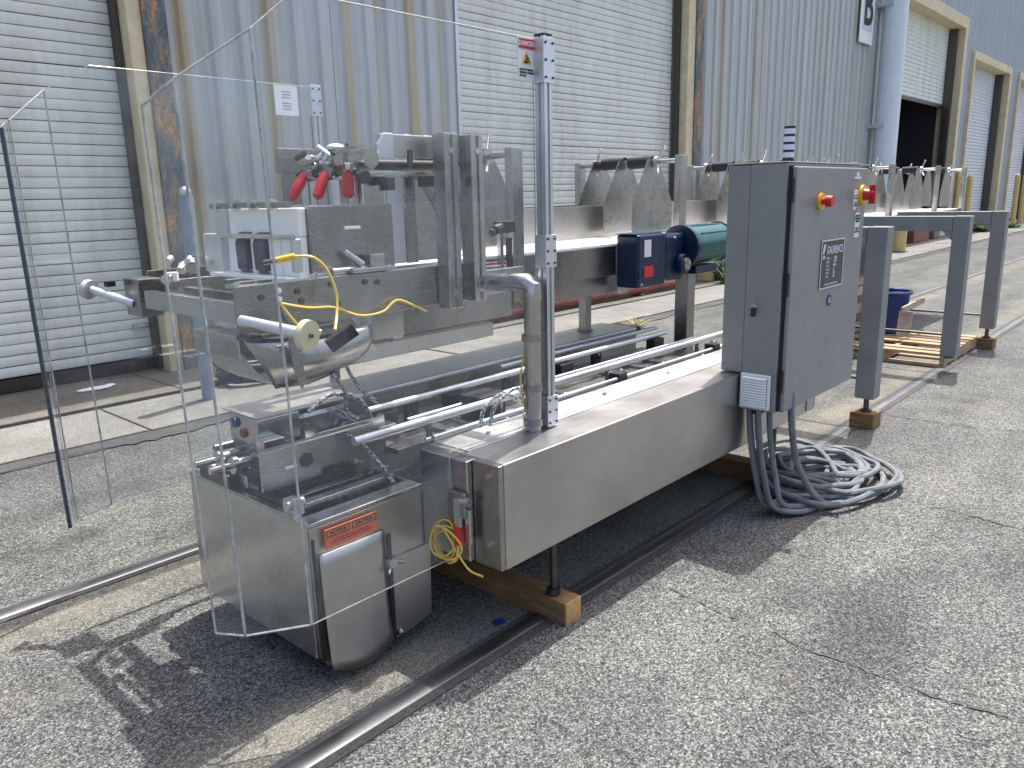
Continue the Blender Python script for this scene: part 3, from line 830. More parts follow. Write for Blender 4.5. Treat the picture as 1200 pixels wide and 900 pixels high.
for y in (2.36, 2.46):
    MB().cyl((1.20, y, .655), (1.34, y, .655), .02).disc((1.2, y, .655), (1, 0, 0), .03, .016).disc((1.16, y, .655), (1, 0, 0), .012, .09).build('air_cylinder', 'steel_bright', pm)
MB().box(1.20, 1.30, 2.42, 2.62, .555, .60).build('pillow_block', 'iron', pm, bev=.006)
MB().box(1.21, 1.245, 2.03, 2.09, .556, .60).cyl((1.2, 2.06, .585), (1.26, 2.06, .585), .018).build('bearing', 'steel_bright', pm)
# braided conduits
def hose(pts, r, mat='conduit', name='conduit', n=8, parent=None, seg=10):
    P = []
    pts = [Vector(p) for p in pts]
    ext = [pts[0] * 2 - pts[1]] + pts + [pts[-1] * 2 - pts[-2]]
    for i in range(1, len(ext) - 2):
        p0, p1, p2, p3 = ext[i - 1:i + 3]
        for k in range(seg):
            t = k / seg
            P.append(.5 * ((2 * p1) + (p2 - p0) * t + (2 * p0 - 5 * p1 + 4 * p2 - p3) * t * t + (3 * p1 - p0 - 3 * p2 + p3) * t ** 3))
    P.append(pts[-1])
    return MB().tube(P, r, n).build(name, mat, parent if parent is not None else pm)
hose([(1.60, 2.3, 1.02), (1.66, 2.33, .90), (1.74, 2.36, .80), (1.82, 2.38, .74)], .0075)
hose([(1.52, 2.28, .95), (1.60, 2.28, .85), (1.62, 2.30, .76), (1.70, 2.34, .70)], .0075)
hose([(1.46, 2.3, .79), (1.56, 2.3, .83), (1.66, 2.28, .80), (1.70, 2.26, .72)], .0075)
hose([(1.42, 2.22, .70), (1.52, 2.16, .72), (1.58, 2.08, .62), (1.60, 2.03, .55)], .0075)
hose([(1.98, 1.93, .69), (2.02, 1.93, .76), (2.12, 1.92, .80), (2.17, 1.91, .74), (2.18, 1.905, .69)], .0075)
hose([(1.94, 1.94, .69), (1.99, 1.96, .75), (2.10, 1.97, .775), (2.2, 1.97, .72)], .0075)
# pipe post with elbow arm
MB().cyl((2.045, 1.775, .684), (2.048, 1.77, 1.19), .031, 20).build('pipe_post', 'steel_z', pm)
MB().tube([(2.048, 1.77, 1.15), (2.048, 1.772, 1.2), (2.048, 1.79, 1.208), (2.048, 1.86, 1.208)], [.033, .034, .034, .033], 20).build('pipe_elbow', 'steel', pm)
MB().cyl((2.048, 1.85, 1.206), (2.048, 2.44, 1.19), .031, 20).build('pipe_arm', 'steel', pm)
for z in (1.02, .84, .715): MB().cyl((2.045, 1.775, z - .012), (2.045, 1.775, z + .012), .036, 20).box(2.075, 2.10, 1.76, 1.79, z - .02, z + .02).build('pipe_clamp', 'steel_dark', pm)

# infeed head: side plates and chute
MB().box(1.10, 2.06, 2.05, 2.062, 1.135, 1.272).build('side_rail', 'steel_dark', pm, bev=.002)
MB().box(1.10, 1.14, 2.00, 2.049, 1.128, 1.14).box(1.09, 1.4, 2.0, 2.049, 1.125, 1.135).build('rail_foot', 'iron', pm)
MB().box(1.12, 2.06, 2.063, 2.14, 1.262, 1.274).build('rail_top', 'steel', pm, bev=.002)
MB().box(1.27, 2.40, 3.0, 3.012, 1.135, 1.262).build('side_rail', 'steel_dark', pm, bev=.002)
for k in range(7):
    MB().box(1.42 + .03 * (k % 2), 2.4, 2.12 + k * .125, 2.15 + k * .125, 1.205, 1.225).build('bed_rail', 'steel_dirty', pm, bev=.002)
MB().box(1.16, 1.19, 2.14, 2.79, 1.15, 1.21).box(1.30, 1.33, 2.14, 2.79, 1.15, 1.21).build('cross_tie', 'steel', pm)
MB().box(1.75, 2.3, 2.1, 2.11, 1.04, 1.134).build('lower_panel', 'steel_dark', pm)
MB().box(1.75, 2.49, 2.28, 2.29, 1.0, 1.125).build('lower_cover', 'steel_x', pm, bev=.002)
MB().prism([(1.62, 2.4, 1.10), (1.72, 2.4, 1.10), (1.86, 2.4, .93), (1.63, 2.4, 1.02)], (0, .008, 0)).build('deflector_plate', 'steel_bright', pm)
MB().box(1.72, 2.85, 2.73, 2.78, .815, .885).box(2.2, 2.26, 2.73, 2.78, .886, 1.1).build('lower_tie', 'steel_x', pm, bev=.003)
bh = MB()
for x, z in ((1.18, 1.235), (1.30, 1.24), (1.31, 1.21), (1.42, 1.25), (1.44, 1.19), (1.55, 1.245), (1.6, 1.24)):
    bh.disc((x, 2.047, z), (0, 1, 0), .009, .006, 10)
bh.build('plate_bolt', 'iron', pm)
bh = MB()
for z in (1.225, 1.25): bh.disc((1.235, 2.046, z), (0, 1, 0), .008, .01, 10)
bh.build('bright_bolt', 'white_plastic', pm)
# big product plate and nose
MB().box(1.395, 1.72, 2.10, 2.112, 1.28, 1.487).build('product_plate', 'steel_dark', pm, bev=.003)
MB().box(1.395, 1.50, 2.113, 2.56, 1.475, 1.487).box(1.395, 1.41, 2.113, 2.56, 1.28, 1.474).build('product_cover', 'steel_dark', pm, bev=.003)
MB().cyl((1.52, 2.098, 1.415), (1.58, 2.098, 1.415), .006).build('plate_mark', 'white_plastic', pm)
MB().box(1.44, 1.70, 2.07, 2.098, 1.272, 1.285).build('plate_foot', 'steel', pm, bev=.003)
# white lane block with dark fingers
wb = MB().box(1.365, 1.394, 2.115, 2.53, 1.395, 1.482).build('lane_block', 'white_plastic', pm, bev=.004)
for y0, y1 in ((2.115, 2.20), (2.206, 2.275), (2.352, 2.385), (2.462, 2.53)):
    MB().box(1.352, 1.392, y0, y1, 1.275, 1.394).build('lane_rib', 'white_plastic', wb, bev=.003)
for y in (2.279, 2.389):
    MB().prism([(1.338, y, 1.285), (1.38, y, 1.285), (1.38, y, 1.41), (1.350, y, 1.405), (1.336, y, 1.37)], (0, .069, 0)).build('lane_finger', 'blue_black', wb, bev=.006)
MB().cyl((1.335, 2.10, 1.395), (1.335, 2.56, 1.395), .008).build('finger_shaft', 'steel_bright', wb)
MB().box(1.30, 1.42, 2.10, 2.58, 1.262, 1.275).build('lane_base', 'white_plastic', pm, bev=.003)
MB().box(1.33, 1.36, 2.10, 2.118, 1.29, 1.39).box(1.33, 1.36, 2.54, 2.66, 1.27, 1.40).build('lane_side', 'zinc', pm, bev=.003)
MB().cyl((1.345, 2.12, 1.492), (1.345, 2.60, 1.492), .010).build('comb_shaft', 'steel_dark', pm)
mb = MB()
for k in range(4): mb.disc((1.345, 2.22 + k * .11, 1.492), (0, 1, 0), .018, .02, 10)
mb.build('shaft_collar', 'steel_bright', pm)
# toggle clamps with red grips
for k, (y, dx) in enumerate(((2.375, -.045), (2.255, -.03), (2.135, .004))):
    c = MB().box(1.60, 1.66, y - .03, y + .03, 1.58, 1.615).cyl((1.6, y, 1.60), (1.585, y, 1.57), .011).disc((1.61, y, 1.60), (0, 1, 0), .022, .05, 12).build('toggle_clamp', 'steel_dark', pm)
    MB().tube([(1.575, y, 1.590), (1.57 + dx * .4, y - .002, 1.56), (1.565 + dx, y - .004, 1.515), (1.563 + dx * 1.1, y - .004, 1.508)], [.014, .019, .018, .010], 12).build('red_grip', 'red', c)
    MB().cyl((1.63, y - .02, 1.615), (1.63, y - .02, 1.655), .016).cyl((1.66, y + .02, 1.6), (1.66, y + .02, 1.66), .02).disc((1.65, y, 1.665), (0, 0, 1), .026, .02, 6).build('spindle', 'steel', c)
rr = random.Random(77)
for k in range(34):
    x = rr.uniform(1.56, 1.66); y = rr.uniform(2.09, 2.45); z = rr.uniform(1.575, 1.66)
    d = Vector((rr.uniform(-1, 1), rr.uniform(-1, 1), rr.uniform(-1, 1))).normalized() * rr.uniform(.012, .035)
    MB().cyl(Vector((x, y, z)) - d, Vector((x, y, z)) + d, rr.uniform(.005, .011), 8).build('linkage_pin', rr.choice(['steel_bright', 'iron', 'steel_dark', 'iron', 'steel']), pm)
MB().box(1.58, 1.60, 2.09, 2.44, 1.565, 1.575).build('clamp_rail', 'zinc', pm, bev=.001)
for y in (2.12, 2.20, 2.31, 2.42):
    MB().box(1.60, 1.606, y - .02, y + .02, 1.489, 1.57).build('clamp_plate', 'zinc', pm)
MB().cyl((1.63, 2.08, 1.63), (1.63, 2.46, 1.64), .032, 18).disc((1.63, 2.2, 1.63), (0, 1, 0), .042, .05).disc((1.63, 2.34, 1.63), (0, 1, 0), .042, .05).build('clamp_shaft', 'steel', pm)
MB().ball((1.64, 2.28, 1.672), .026, 10, (1.4, 1.2, .6)).build('shaft_cap', 'zinc', pm)
# head frame
MB().box(1.62, 1.66, 2.475, 2.60, 1.49, 1.655).box(1.62, 1.64, 2.36, 2.475, 1.615, 1.655).build('head_bracket', 'steel_dark', pm, bev=.003)
MB().box(1.68, 2.02, 2.09, 2.12, 1.635, 1.708).build('head_beam', 'steel_x', pm, bev=.003)
MB().prism([(1.665, 2.085, 1.632), (1.665, 2.085, 1.675), (1.69, 2.085, 1.71), (1.73, 2.085, 1.71), (1.73, 2.085, 1.632)], (0, .012, 0)).build('beam_end', 'zinc', pm, bev=.002)
MB().box(1.62, 2.06, 2.60, 2.63, 1.62, 1.69).box(1.60, 1.62, 2.13, 2.6, 1.60, 1.62).build('head_beam', 'steel_dark', pm, bev=.003)
MB().cyl((1.66, 2.14, 1.612), (2.02, 2.14, 1.612), .018).box(1.7, 2.0, 2.15, 2.3, 1.60, 1.625).build('head_drive', 'black', pm)
MB().box(1.60, 2.02, 2.095, 2.125, 1.578, 1.592).build('head_rail', 'steel_bright', pm, bev=.002)
mb = MB()
for x in (2.25, 2.36, 2.47): mb.ball((x, 2.62, 1.757), .012, 8, (2.6, 1, .6))
mb.build('red_reflection', 'red', pm)  # thin red blobs added to imitate small reflections behind the head beam
for x, w, zb_ in ((1.862, .060, 1.125), (1.985, .060, 1.14)):
    MB().box(x, x + .022, 1.985, 2.045, zb_, 1.71).box(x + .022, x + .038, 1.992, 2.045, zb_, 1.708).box(x + .038, x + w, 1.985, 2.045, zb_, 1.71).build('upright', 'steel_z', pm, bev=.002)
    MB().disc((x + w / 2, 1.988, 1.655), (0, 1, 0), .010, .012, 10).disc((x + w / 2, 1.988, 1.18), (0, 1, 0), .010, .012, 10).build('upright_bolt', 'steel_bright', pm)
MB().box(1.93, 2.0, 2.06, 2.10, 1.62, 1.72).box(1.945, 2.0, 2.07, 2.1, 1.57, 1.61).build('upright_bridge', 'steel_dark', pm, bev=.003)
MB().box(1.72, 1.79, 2.122, 2.13, 1.285, 1.575).build('hanging_plate', 'zinc', pm, bev=.002, label='pale hanging plate')
MB().box(1.60, 1.70, 2.113, 2.121, 1.30, 1.575).box(1.82, 1.87, 2.15, 2.158, 1.28, 1.575).build('hanging_plate', 'steel', pm, bev=.002)
MB().prism([(1.80, 2.2, 1.55), (1.83, 2.2, 1.55), (1.92, 2.2, 1.28), (1.74, 2.2, 1.28)], (0, .006, 0)).prism([(2.05, 2.4, 1.57), (2.10, 2.4, 1.57), (2.32, 2.4, 1.26), (1.92, 2.4, 1.26)], (0, .006, 0)).build('deflector', 'steel_dirty', pm, bev=.001)
MB().box(1.605, 1.66, 2.098, 2.104, 1.285, 1.40).build('sight_cover', 'steel_dark', pm, bev=.002)
MB().cyl((1.50, 2.08, 1.345), (1.555, 2.06, 1.30), .011).build('drop_pin', 'steel_bright', pm)
MB().disc((1.585, 2.07, 1.57), (0, 1, 0), .02, .03).disc((1.67, 2.09, 1.56), (0, 1, 0), .014, .03).build('roller', 'black', pm)
sh = MB().box(2.55, 2.66, 2.39, 2.43, 1.345, 1.395).cyl((2.52, 2.39, 1.36), (2.57, 2.40, 1.37), .022, 12).build('scanner', 'black', pm, bev=.004)
MB().box(2.565, 2.585, 2.40, 2.42, 1.10, 1.3445).build('scanner_stem', 'steel_z', sh)
MB().ball((2.50, 2.385, 1.35), .018, 8).build('scanner_knob', 'black', sh)
MB().box(1.50, 1.66, 2.04, 2.098, 1.276, 1.29).box(1.58, 1.64, 2.05, 2.09, 1.2905, 1.33).cyl((1.44, 2.07, 1.285), (1.58, 2.07, 1.285), .012).build('latch_bracket', 'steel', pm, bev=.003)
mb = MB()
rr = random.Random(31)
for k in range(9):
    x = 1.38 + k * .036
    mb.disc((x, 2.075 + rr.uniform(-.01, .01), 1.282), (0, 0, 1), rr.uniform(.006, .012), rr.uniform(.01, .03), 8)
mb.build('rail_bolts', 'steel_bright', pm)
MB().cyl((1.80, 2.09, 1.60), (1.80, 2.09, 1.66), .01).box(1.84, 1.9, 2.08, 2.1, 1.54, 1.575).box(1.70, 1.73, 2.09, 2.12, 1.53, 1.57).build('head_clip', 'iron', pm)
# chute below the head
ch = []
for i in range(9):
    t = i / 8
    ch.append((1.125 + .11 * t ** 1.3 + .0 , 1.12 - .165 * t))
chm = MB()
prof = [(1.095, 1.13), (1.12, 1.06), (1.165, 1.00), (1.235, .955), (1.32, .95), (1.41, .965), (1.49, 1.02), (1.545, 1.085), (1.54, 1.115), (1.40, 1.10), (1.25, 1.105), (1.16, 1.118)]
nu, nv = 22, 12
for v_ in range(nv + 1):
    t = v_ / nv
    for u_ in range(nu + 1):
        w = u_ / nu
        xt = 1.10 + (1.548 - 1.10) * w; zt = 1.128 - .022 * w - .012 * math.sin(math.pi * w) + .03 * max(0, w - .85)
        xb = 1.215 + .21 * w; zb_ = .953 + .016 * w * w
        e1 = t ** 1.25
        x = xt + (xb - xt) * (1 - math.sqrt(max(0, 1 - e1 * e1)) if w > .5 else e1 ** 1.05)
        chm.v.append(Vector((x, 2.05 - .075 * math.sin(math.pi * min(1, .15 + .85 * t)) * (.55 + .45 * math.sin(math.pi * w)) + .03 * t, zt + (zb_ - zt) * t)))
for v_ in range(nv):
    for u_ in range(nu):
        i = v_ * (nu + 1) + u_
        chm.f.append((i, i + 1, i + nu + 2, i + nu + 1))
cso = chm.build('chute_side', 'steel_dirty', pm)
md = cso.modifiers.new('thickness', 'SOLIDIFY'); md.thickness = .004
cv = MB()
pts = prof[:8]; N = len(pts)
cv.add([(x, 2.063, z) for x, z in pts] + [(x, 2.33, z) for x, z in pts], [(i, i + 1, N + i + 1, N + i) for i in range(N - 1)])
cv.build('chute_pan', 'steel_dirty', pm)
MB().box(1.10, 1.18, 2.06, 2.33, 1.06, 1.13).build('chute_lip', 'steel', pm, bev=.003)
MB().prism([(1.205, 1.965, 1.125), (1.238, 1.965, 1.127), (1.252, 1.965, .985), (1.236, 1.965, .965), (1.215, 1.965, 1.03)], (0, .010, 0)).build('fork_plate', 'steel_dark', pm, bev=.002)
# guide arms with discs, near side and far side
MB().cyl((1.105, 2.04, 1.178), (1.17, 1.85, 1.152), .0165, 16).build('guide_arm', 'zinc', pm)
MB().disc((1.178, 1.828, 1.148), (.3, -1, -.1), .042, .02, 24).build('arm_disc', 'ivory', pm, bev=0)
MB().disc((1.181, 1.815, 1.147), (.3, -1, -.1), .006, .012, 10).build('disc_screw', 'iron', pm)
MB().bar((1.245, 1.83, 1.105), (1.315, 1.80, 1.150), .03, .038).build('photo_eye', 'black', pm, bev=.003)
MB().cyl((1.19, 1.86, 1.15), (1.235, 1.85, 1.145), .010).build('eye_stem', 'steel_bright', pm)
MB().box(1.17, 1.255, 2.86, 2.98, 1.11, 1.245).build('arm_bracket', 'steel_dark', pm, bev=.003)
MB().box(1.256, 1.50, 2.84, 2.86, 1.12, 1.235).box(1.256, 1.45, 2.80, 2.84, 1.17, 1.18).build('bracket_plate', 'steel', pm, bev=.003)
MB().cyl((1.175, 2.92, 1.155), (1.085, 3.06, 1.205), .015, 14).build('guide_arm', 'zinc', pm)
MB().disc((1.08, 3.07, 1.207), (-.5, 1, .3), .036, .02, 20).build('arm_disc', 'acrylic_edge', pm)
MB().box(1.12, 1.15, 3.0, 3.03, 1.215, 1.235).build('arm_sensor', 'black', pm)
MB().disc((1.27, 2.80, 1.25), (0, 0, 1), .022, .03).build('plastic_nut', 'white_plastic', pm)
mb = MB()
rr = random.Random(11)
for k in range(7):
    mb.disc((1.2 + rr.uniform(0, .2), 2.66 + rr.uniform(-.06, .12), 1.25 + rr.uniform(0, .06)), (rr.random(), rr.random(), rr.random()), rr.uniform(.012, .024), .03, 10)
mb.build('fittings', 'steel_bright', pm)
# threaded legs under the near housing
for x, y, zz in ((2.015, 1.665, .088), (3.80, 1.64, .095)):
    MB().cyl((x, y, zz), (x, y, .322), .0125, 12).disc((x, y, zz + .012), (0, 0, 1), .026, .022, 12).build('levelling_leg', 'iron', pm)

# timber bearers
tb = thing('timber_bearer', 'square timber bearer under the near end of the machine', 'timber', (2.02, 2.0, 0), 'timber bearers under the machine')
MB().box(1.978, 2.068, 1.584, 2.55, 0.0, .087).build('timber', 'timber', tb, bev=.004)
MB().box(1.98, 2.066, 1.579, 1.5845, .002, .085).build('end_grain', 'timber_end', tb)
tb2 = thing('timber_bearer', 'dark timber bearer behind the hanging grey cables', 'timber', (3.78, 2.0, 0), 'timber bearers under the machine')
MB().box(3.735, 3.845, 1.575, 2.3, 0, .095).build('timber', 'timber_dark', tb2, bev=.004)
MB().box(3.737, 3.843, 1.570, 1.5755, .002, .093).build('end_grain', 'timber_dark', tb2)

# ================================================================== SENSOR CABLES (yellow)
yc = thing('sensor_cable', 'yellow sensor cable looped across the infeed head with a threaded plug', 'cable', (1.35, 2.0, 1.2), 'yellow sensor cables')
hose([(1.285, 2.03, 1.345), (1.33, 2.0, 1.34), (1.375, 2.0, 1.30), (1.395, 1.99, 1.23), (1.378, 1.97, 1.17), (1.34, 1.93, 1.13)], .0045, 'yellow_wire', 'cable', 6, yc)
hose([(1.235, 2.04, 1.212), (1.32, 2.03, 1.19), (1.41, 2.03, 1.18), (1.50, 2.02, 1.145), (1.60, 2.03, 1.145), (1.66, 2.03, 1.175), (1.73, 2.03, 1.15), (1.80, 2.04, 1.12)], .0045, 'yellow_wire', 'cable', 6, yc)
hose([(1.235, 2.04, 1.21), (1.25, 2.03, 1.18), (1.275, 2.02, 1.14)], .0045, 'yellow_wire', 'cable', 6, yc)
MB().cyl((1.245, 2.06, 1.335), (1.29, 2.03, 1.345), .010, 10).build('plug', 'yellow', yc)
MB().cyl((1.215, 2.08, 1.33), (1.246, 2.06, 1.335), .008, 10).build('plug_tip', 'iron', yc)
y2 = thing('sensor_cable', 'thin yellow cable hanging beside the pipe post', 'cable', (2.0, 1.8, .9), 'yellow sensor cables')
hose([(2.02, 1.82, 1.16), (2.04, 1.80, 1.12), (2.035, 1.795, 1.0), (2.01, 1.80, .88), (2.03, 1.80, .75), (2.05, 1.81, .69)], .004, 'yellow_wire', 'cable', 6, y2)
y3 = thing('cable_coil', 'small coil of yellow cable hanging from the latch of the near housing', 'cable', (1.61, 1.8, .37))
for k in range(6):
    r2 = random.Random(k)
    P = []
    cy, cz = 1.80 + r2.uniform(-.012, .012), .385 + r2.uniform(-.012, .012)
    ry, rz = .058 + r2.uniform(-.012, .012), .062 + r2.uniform(-.012, .012)
    for i in range(22):
        a = 2 * math.pi * i / 22
        P.append((1.612 + .010 * math.sin(a * 2 + k) + k * .003, cy + ry * math.cos(a), cz + rz * math.sin(a)))
    MB().tube(P, .0036, 6, closed=True).build('loop', 'yellow_wire', y3)
hose([(1.615, 1.76, .40), (1.62, 1.735, .36), (1.62, 1.69, .325), (1.63, 1.64, .315)], .0036, 'yellow_wire', 'cable_tail', 6, y3)
MB().cyl((1.625, 1.742, .40), (1.625, 1.745, .46), .014, 10).cyl((1.63, 1.752, .41), (1.63, 1.755, .47), .012, 10).build('connector', 'red', y3)

# ================================================================== OVERHEAD CONVEYOR
oc = thing('overhead_conveyor', 'long stainless lane conveyor with hanging dividers running along the rear of the machine', 'conveyor', (6, 2.8, 0))
MB().box(2.2, 3.70, 2.50, 2.512, 1.07, 1.225).build('side_plate', 'steel_dark', oc, bev=.002)
MB().box(2.6, 3.60, 2.53, 2.54, .97, 1.069).build('lower_plate', 'steel_dark', oc)
MB().box(3.60, 3.70, 2.49, 2.56, .96, 1.235).build('end_bracket', 'steel', oc, bev=.003)
MB().box(1.95, 10.75, 2.50, 3.18, 1.226, 1.240).build('belt_bed', 'white_plastic', oc, bev=.002)
MB().box(3.71, 10.75, 2.512, 2.53, 1.12, 1.225).build('side_channel', 'steel_dark', oc, bev=.002)
MB().box(2.2, 10.75, 3.16, 3.175, 1.10, 1.225).build('side_channel', 'steel_dark', oc, bev=.002)
x = 2.1
while x < 10.6:
    MB().box(x + .004, min(x + 1.441, 10.7), 2.92 + .004 * (int(x) % 2), 2.928 + .004 * (int(x) % 2), 1.242, 1.435 + .008 * (int(x * 3) % 2)).build('lane_wall', 'steel_x', oc, bev=.001)
    MB().box(x + .004, min(x + 1.441, 10.7), 3.15, 3.158, 1.242, 1.44).build('lane_wall', 'steel_x', oc, bev=.001)
    x += 1.45
FR = [2.75, 4.22, 5.65, 7.05, 8.05, 9.57, 10.67]
for i, x in enumerate(FR):
    w = .038 if i < 5 else .03
    MB().box(x - w, x + w, 2.455, 2.499, 1.02 if i < 2 else 1.12, 1.715).build('upright', 'steel_z', oc, bev=.003)
    MB().box(x - w * .9, x + w * .9, 3.20, 3.24, 1.12, 1.70).build('upright', 'steel_z', oc, bev=.003)
    MB().cyl((x, 2.50, 1.685), (x, 3.20, 1.68), .014, 12).build('crossbar', 'steel', oc)
    rr = random.Random(i + 40)
    ys = [2.66, 2.86, 3.05]
    for k, y in enumerate(ys):
        dx = rr.uniform(-.03, .03)
        MB().prism([(x - .06 + dx, y, 1.70), (x + .05 + dx, y, 1.70), (x + .22 + dx, y, 1.44), (x + .22 + dx, y, 1.27), (x - .22 + dx, y, 1.27), (x - .22 + dx, y, 1.44)], (0, .005, 0)).build('lane_divider', 'steel_dirty', oc)
        if k < 2:
            MB().cyl((x, y + .01, 1.685), (x, y + .175, 1.683), .036, 16).build('spacer_roller', 'rubber', oc)
    for y in (2.64, 3.09):
        a = rr.uniform(-.6, .6)
        MB().disc((x, y, 1.684), (0, 1, 0), .033, .024, 12).cyl((x, y, 1.70), (x + .07 * math.sin(a), y - .03, 1.70 + .075 * math.cos(a)), .007, 8).ball((x + .07 * math.sin(a), y - .03, 1.70 + .075 * math.cos(a)), .011, 8) \
            .cyl((x, y, 1.67), (x - .05, y - .04, 1.62), .007, 8).build('clamp_lever', 'steel_bright', oc)
MB().box(4.31, 4.40, 2.46, 2.55, .45, 1.03).build('leg', 'steel_dark', oc, bev=.003)
MB().box(3.80, 3.855, 2.86, 2.915, .687, 1.07).build('leg', 'steel_z', oc, bev=.002)
MB().disc((3.828, 2.888, .692), (0, 0, 1), .05, .01).build('foot_plate', 'steel_dark', oc)
MB().box(2.15, 2.6, 2.45, 2.49, 1.10, 1.20).cyl((2.2, 2.44, 1.16), (2.55, 2.44, 1.16), .03).build('drive_cover', 'black', oc, bev=.003)
ds = MB().box(2.51, 2.655, 2.448, 2.4525, 1.05, 1.218).build('danger_label', 'white_label', oc)
MB().box(2.515, 2.65, 2.4465, 2.4475, 1.165, 1.213).build('label_header', 'red_label', ds)
lettering('DANGER', .034, (2.583, 2.446, 1.189), FX, FZ, 'white_label', ds, .0006, .95)
lettering('HAZARDOUS\nMOVING PARTS', .016, (2.583, 2.4475, 1.10), FX, FZ, 'ink', ds, .0003)
MB().box(2.655, 2.675, 2.43, 2.452, 1.0, 1.32).build('cable_strap', 'black', oc)
# outrigger leg frames
for i, (x, zf, back) in enumerate(((5.15, .19, False), (7.12, .14, True), (8.43, .19, True))):
    lf = MB().box(x - .06, x + .06, 1.56, 1.68, zf, 1.27).build('outrigger_leg', 'leg_grey', oc, bev=.006)
    MB().box(x - .058, x + .058, 1.682, 2.498, 1.15, 1.268).build('top_rail', 'leg_grey', lf, bev=.006)
    if i: MB().prism([(x - .057, 1.681, 1.149), (x - .057, 1.681, 1.08), (x - .057, 1.75, 1.149)], (.114, 0, 0)).build('gusset', 'leg_grey', lf)
    MB().cyl((x, 1.685, .31), (x, 2.75, .31), .011, 10).build('tie_rod', 'iron', lf)
    MB().cyl((x, 1.62, zf - .09 if zf > .15 else .125), (x, 1.62, zf - .001), .017, 12).disc((x, 1.62, zf - .088 if zf > .15 else .129), (0, 0, 1), .035, .018).build('levelling_foot', 'iron', lf)
    if back: MB().box(x - .05, x + .05, 2.755, 2.85, .1, 1.11).build('rear_leg', 'leg_grey', lf, bev=.006)
for x, lab in ((5.15, 'timber block under the outrigger leg nearest the grey cabinet'), (8.43, 'timber block under the furthest outrigger leg')):
    t = thing('timber_block', lab, 'timber block', (x, 1.62, 0), 'timber blocks under the outrigger legs')
    MB().box(x - .075, x + .075, 1.545, 1.695, .002, .098).build('block', 'timber', t, bev=.005)

# gear motor
gm = thing('gear_motor', 'navy blue gearbox with a teal electric motor on the conveyor side', 'motor', (4.0, 2.35, 1.1))
MB().box(3.52, 3.80, 2.352, 2.495, 1.0, 1.285).build('gearbox', 'navy', gm, bev=.012)
MB().box(3.801, 4.02, 2.362, 2.485, 1.01, 1.275).build('adapter', 'navy', gm, bev=.02)
MB().box(3.50, 3.85, 2.37, 2.49, 1.286, 1.292).build('gearbox_lid', 'navy', gm, bev=.003)
MB().disc((4.035, 2.40, 1.19), (1, 0, 0), .128, .03, 28).build('flange', 'navy', gm)
MB().cyl((4.05, 2.40, 1.195), (4.47, 2.40, 1.20), .114, 32).build('motor_body', 'teal', gm)
MB().cyl((4.471, 2.40, 1.20), (4.545, 2.40, 1.20), .121, 32, .105).build('fan_cowl', 'black', gm)
mb = MB()
for k in range(10):
    a = 2 * math.pi * k / 10
    mb.box(4.1, 4.42, 2.4 + .115 * math.cos(a) - .002, 2.4 + .115 * math.cos(a) + .002, 1.2 + .115 * math.sin(a) - .002, 1.2 + .115 * math.sin(a) + .002)
mb.build('rib', 'teal', gm)
MB().box(4.1, 4.35, 2.33, 2.47, 1.03, 1.075).build('motor_foot', 'navy', gm, bev=.005)
hb = MB().disc((3.97, 2.34, 1.10), (0, 1, 0), .058, .03, 24).build('output_cover', 'navy', gm)
MB().disc((3.97, 2.318, 1.10), (0, 1, 0), .036, .016, 20).build('shaft_end', 'steel_dirty', hb)
MB().disc((3.975, 2.306, 1.11), (0, 1, 0), .012, .01, 10).build('shaft_key', 'steel_bright', hb)
MB().box(3.575, 3.64, 2.348, 2.3515, 1.165, 1.255).build('rating_plate', 'white_label', gm)
MB().box(3.575, 3.665, 2.348, 2.3515, 1.055, 1.115).build('red_tag', 'red_label', gm)
for c_ in ((3.90, 2.357, 1.25), (3.545, 2.348, 1.02), (3.78, 2.348, 1.02)): MB().disc(c_, (0, 1, 0), .008, .01).build('bolt', 'steel_bright', gm)

gm.location.x += 0.07
# ================================================================== CONTROL CABINET
cc = thing('control_cabinet', 'tall dark grey electrical control cabinet on the near housing of the machine', 'cabinet', (3.74, 1.5, .52))
MB().box(3.30, 4.17, 1.43, 1.594, .522, 1.612).box(3.302, 4.168, 1.5945, 1.70, .69, 1.611).build('body', 'cabinet', cc, bev=.005)
MB().box(3.297, 4.173, 1.427, 1.703, 1.6125, 1.618).build('drip_edge', 'cabinet', cc, bev=.003)
dr = MB().box(3.322, 4.175, 1.398, 1.418, .525, 1.597).build('door', 'cabinet', cc, bev=.006)
MB().box(3.315, 4.165, 1.4185, 1.4295, .53, 1.60).build('door_seal', 'rubber', cc)
for z in (.62, 1.05, 1.45): MB().cyl((3.312, 1.408, z), (3.312, 1.408, z + .1), .007).build('hinge', 'black', cc)
def estop(x, z, s, name):
    e = MB().disc((x, 1.392, z), (0, 1, 0), .034 * s, .012, 28).build(name, 'yellow', dr)
    return e
MB().disc((3.583, 1.391, 1.448), (0, 1, 0), .037, .012, 28).build('stop_collar', 'yellow', dr)
MB().cyl((3.583, 1.386, 1.448), (3.583, 1.365, 1.448), .015, 16).cyl((3.583, 1.366, 1.448), (3.583, 1.338, 1.448), .026, 20, .024).build('stop_button', 'red', dr)
MB().disc((4.095, 1.388, 1.470), (0, 1, 0), .047, .018, 28).build('switch_plate', 'yellow', dr)
MB().cyl((4.095, 1.38, 1.470), (4.095, 1.35, 1.470), .03, 18, .024).bar((4.095, 1.34, 1.425), (4.095, 1.34, 1.515), .02, .028).cyl((4.095, 1.352, 1.47), (4.095, 1.33, 1.47), .022, 14).build('switch_handle', 'red', dr)
npx0, npx1, npz0, npz1 = 3.635, 3.918, 1.046, 1.272
npl = MB().box(npx0, npx1, 1.3945, 1.3978, npz0, npz1).build('nameplate', 'nameplate', dr)
b = .006
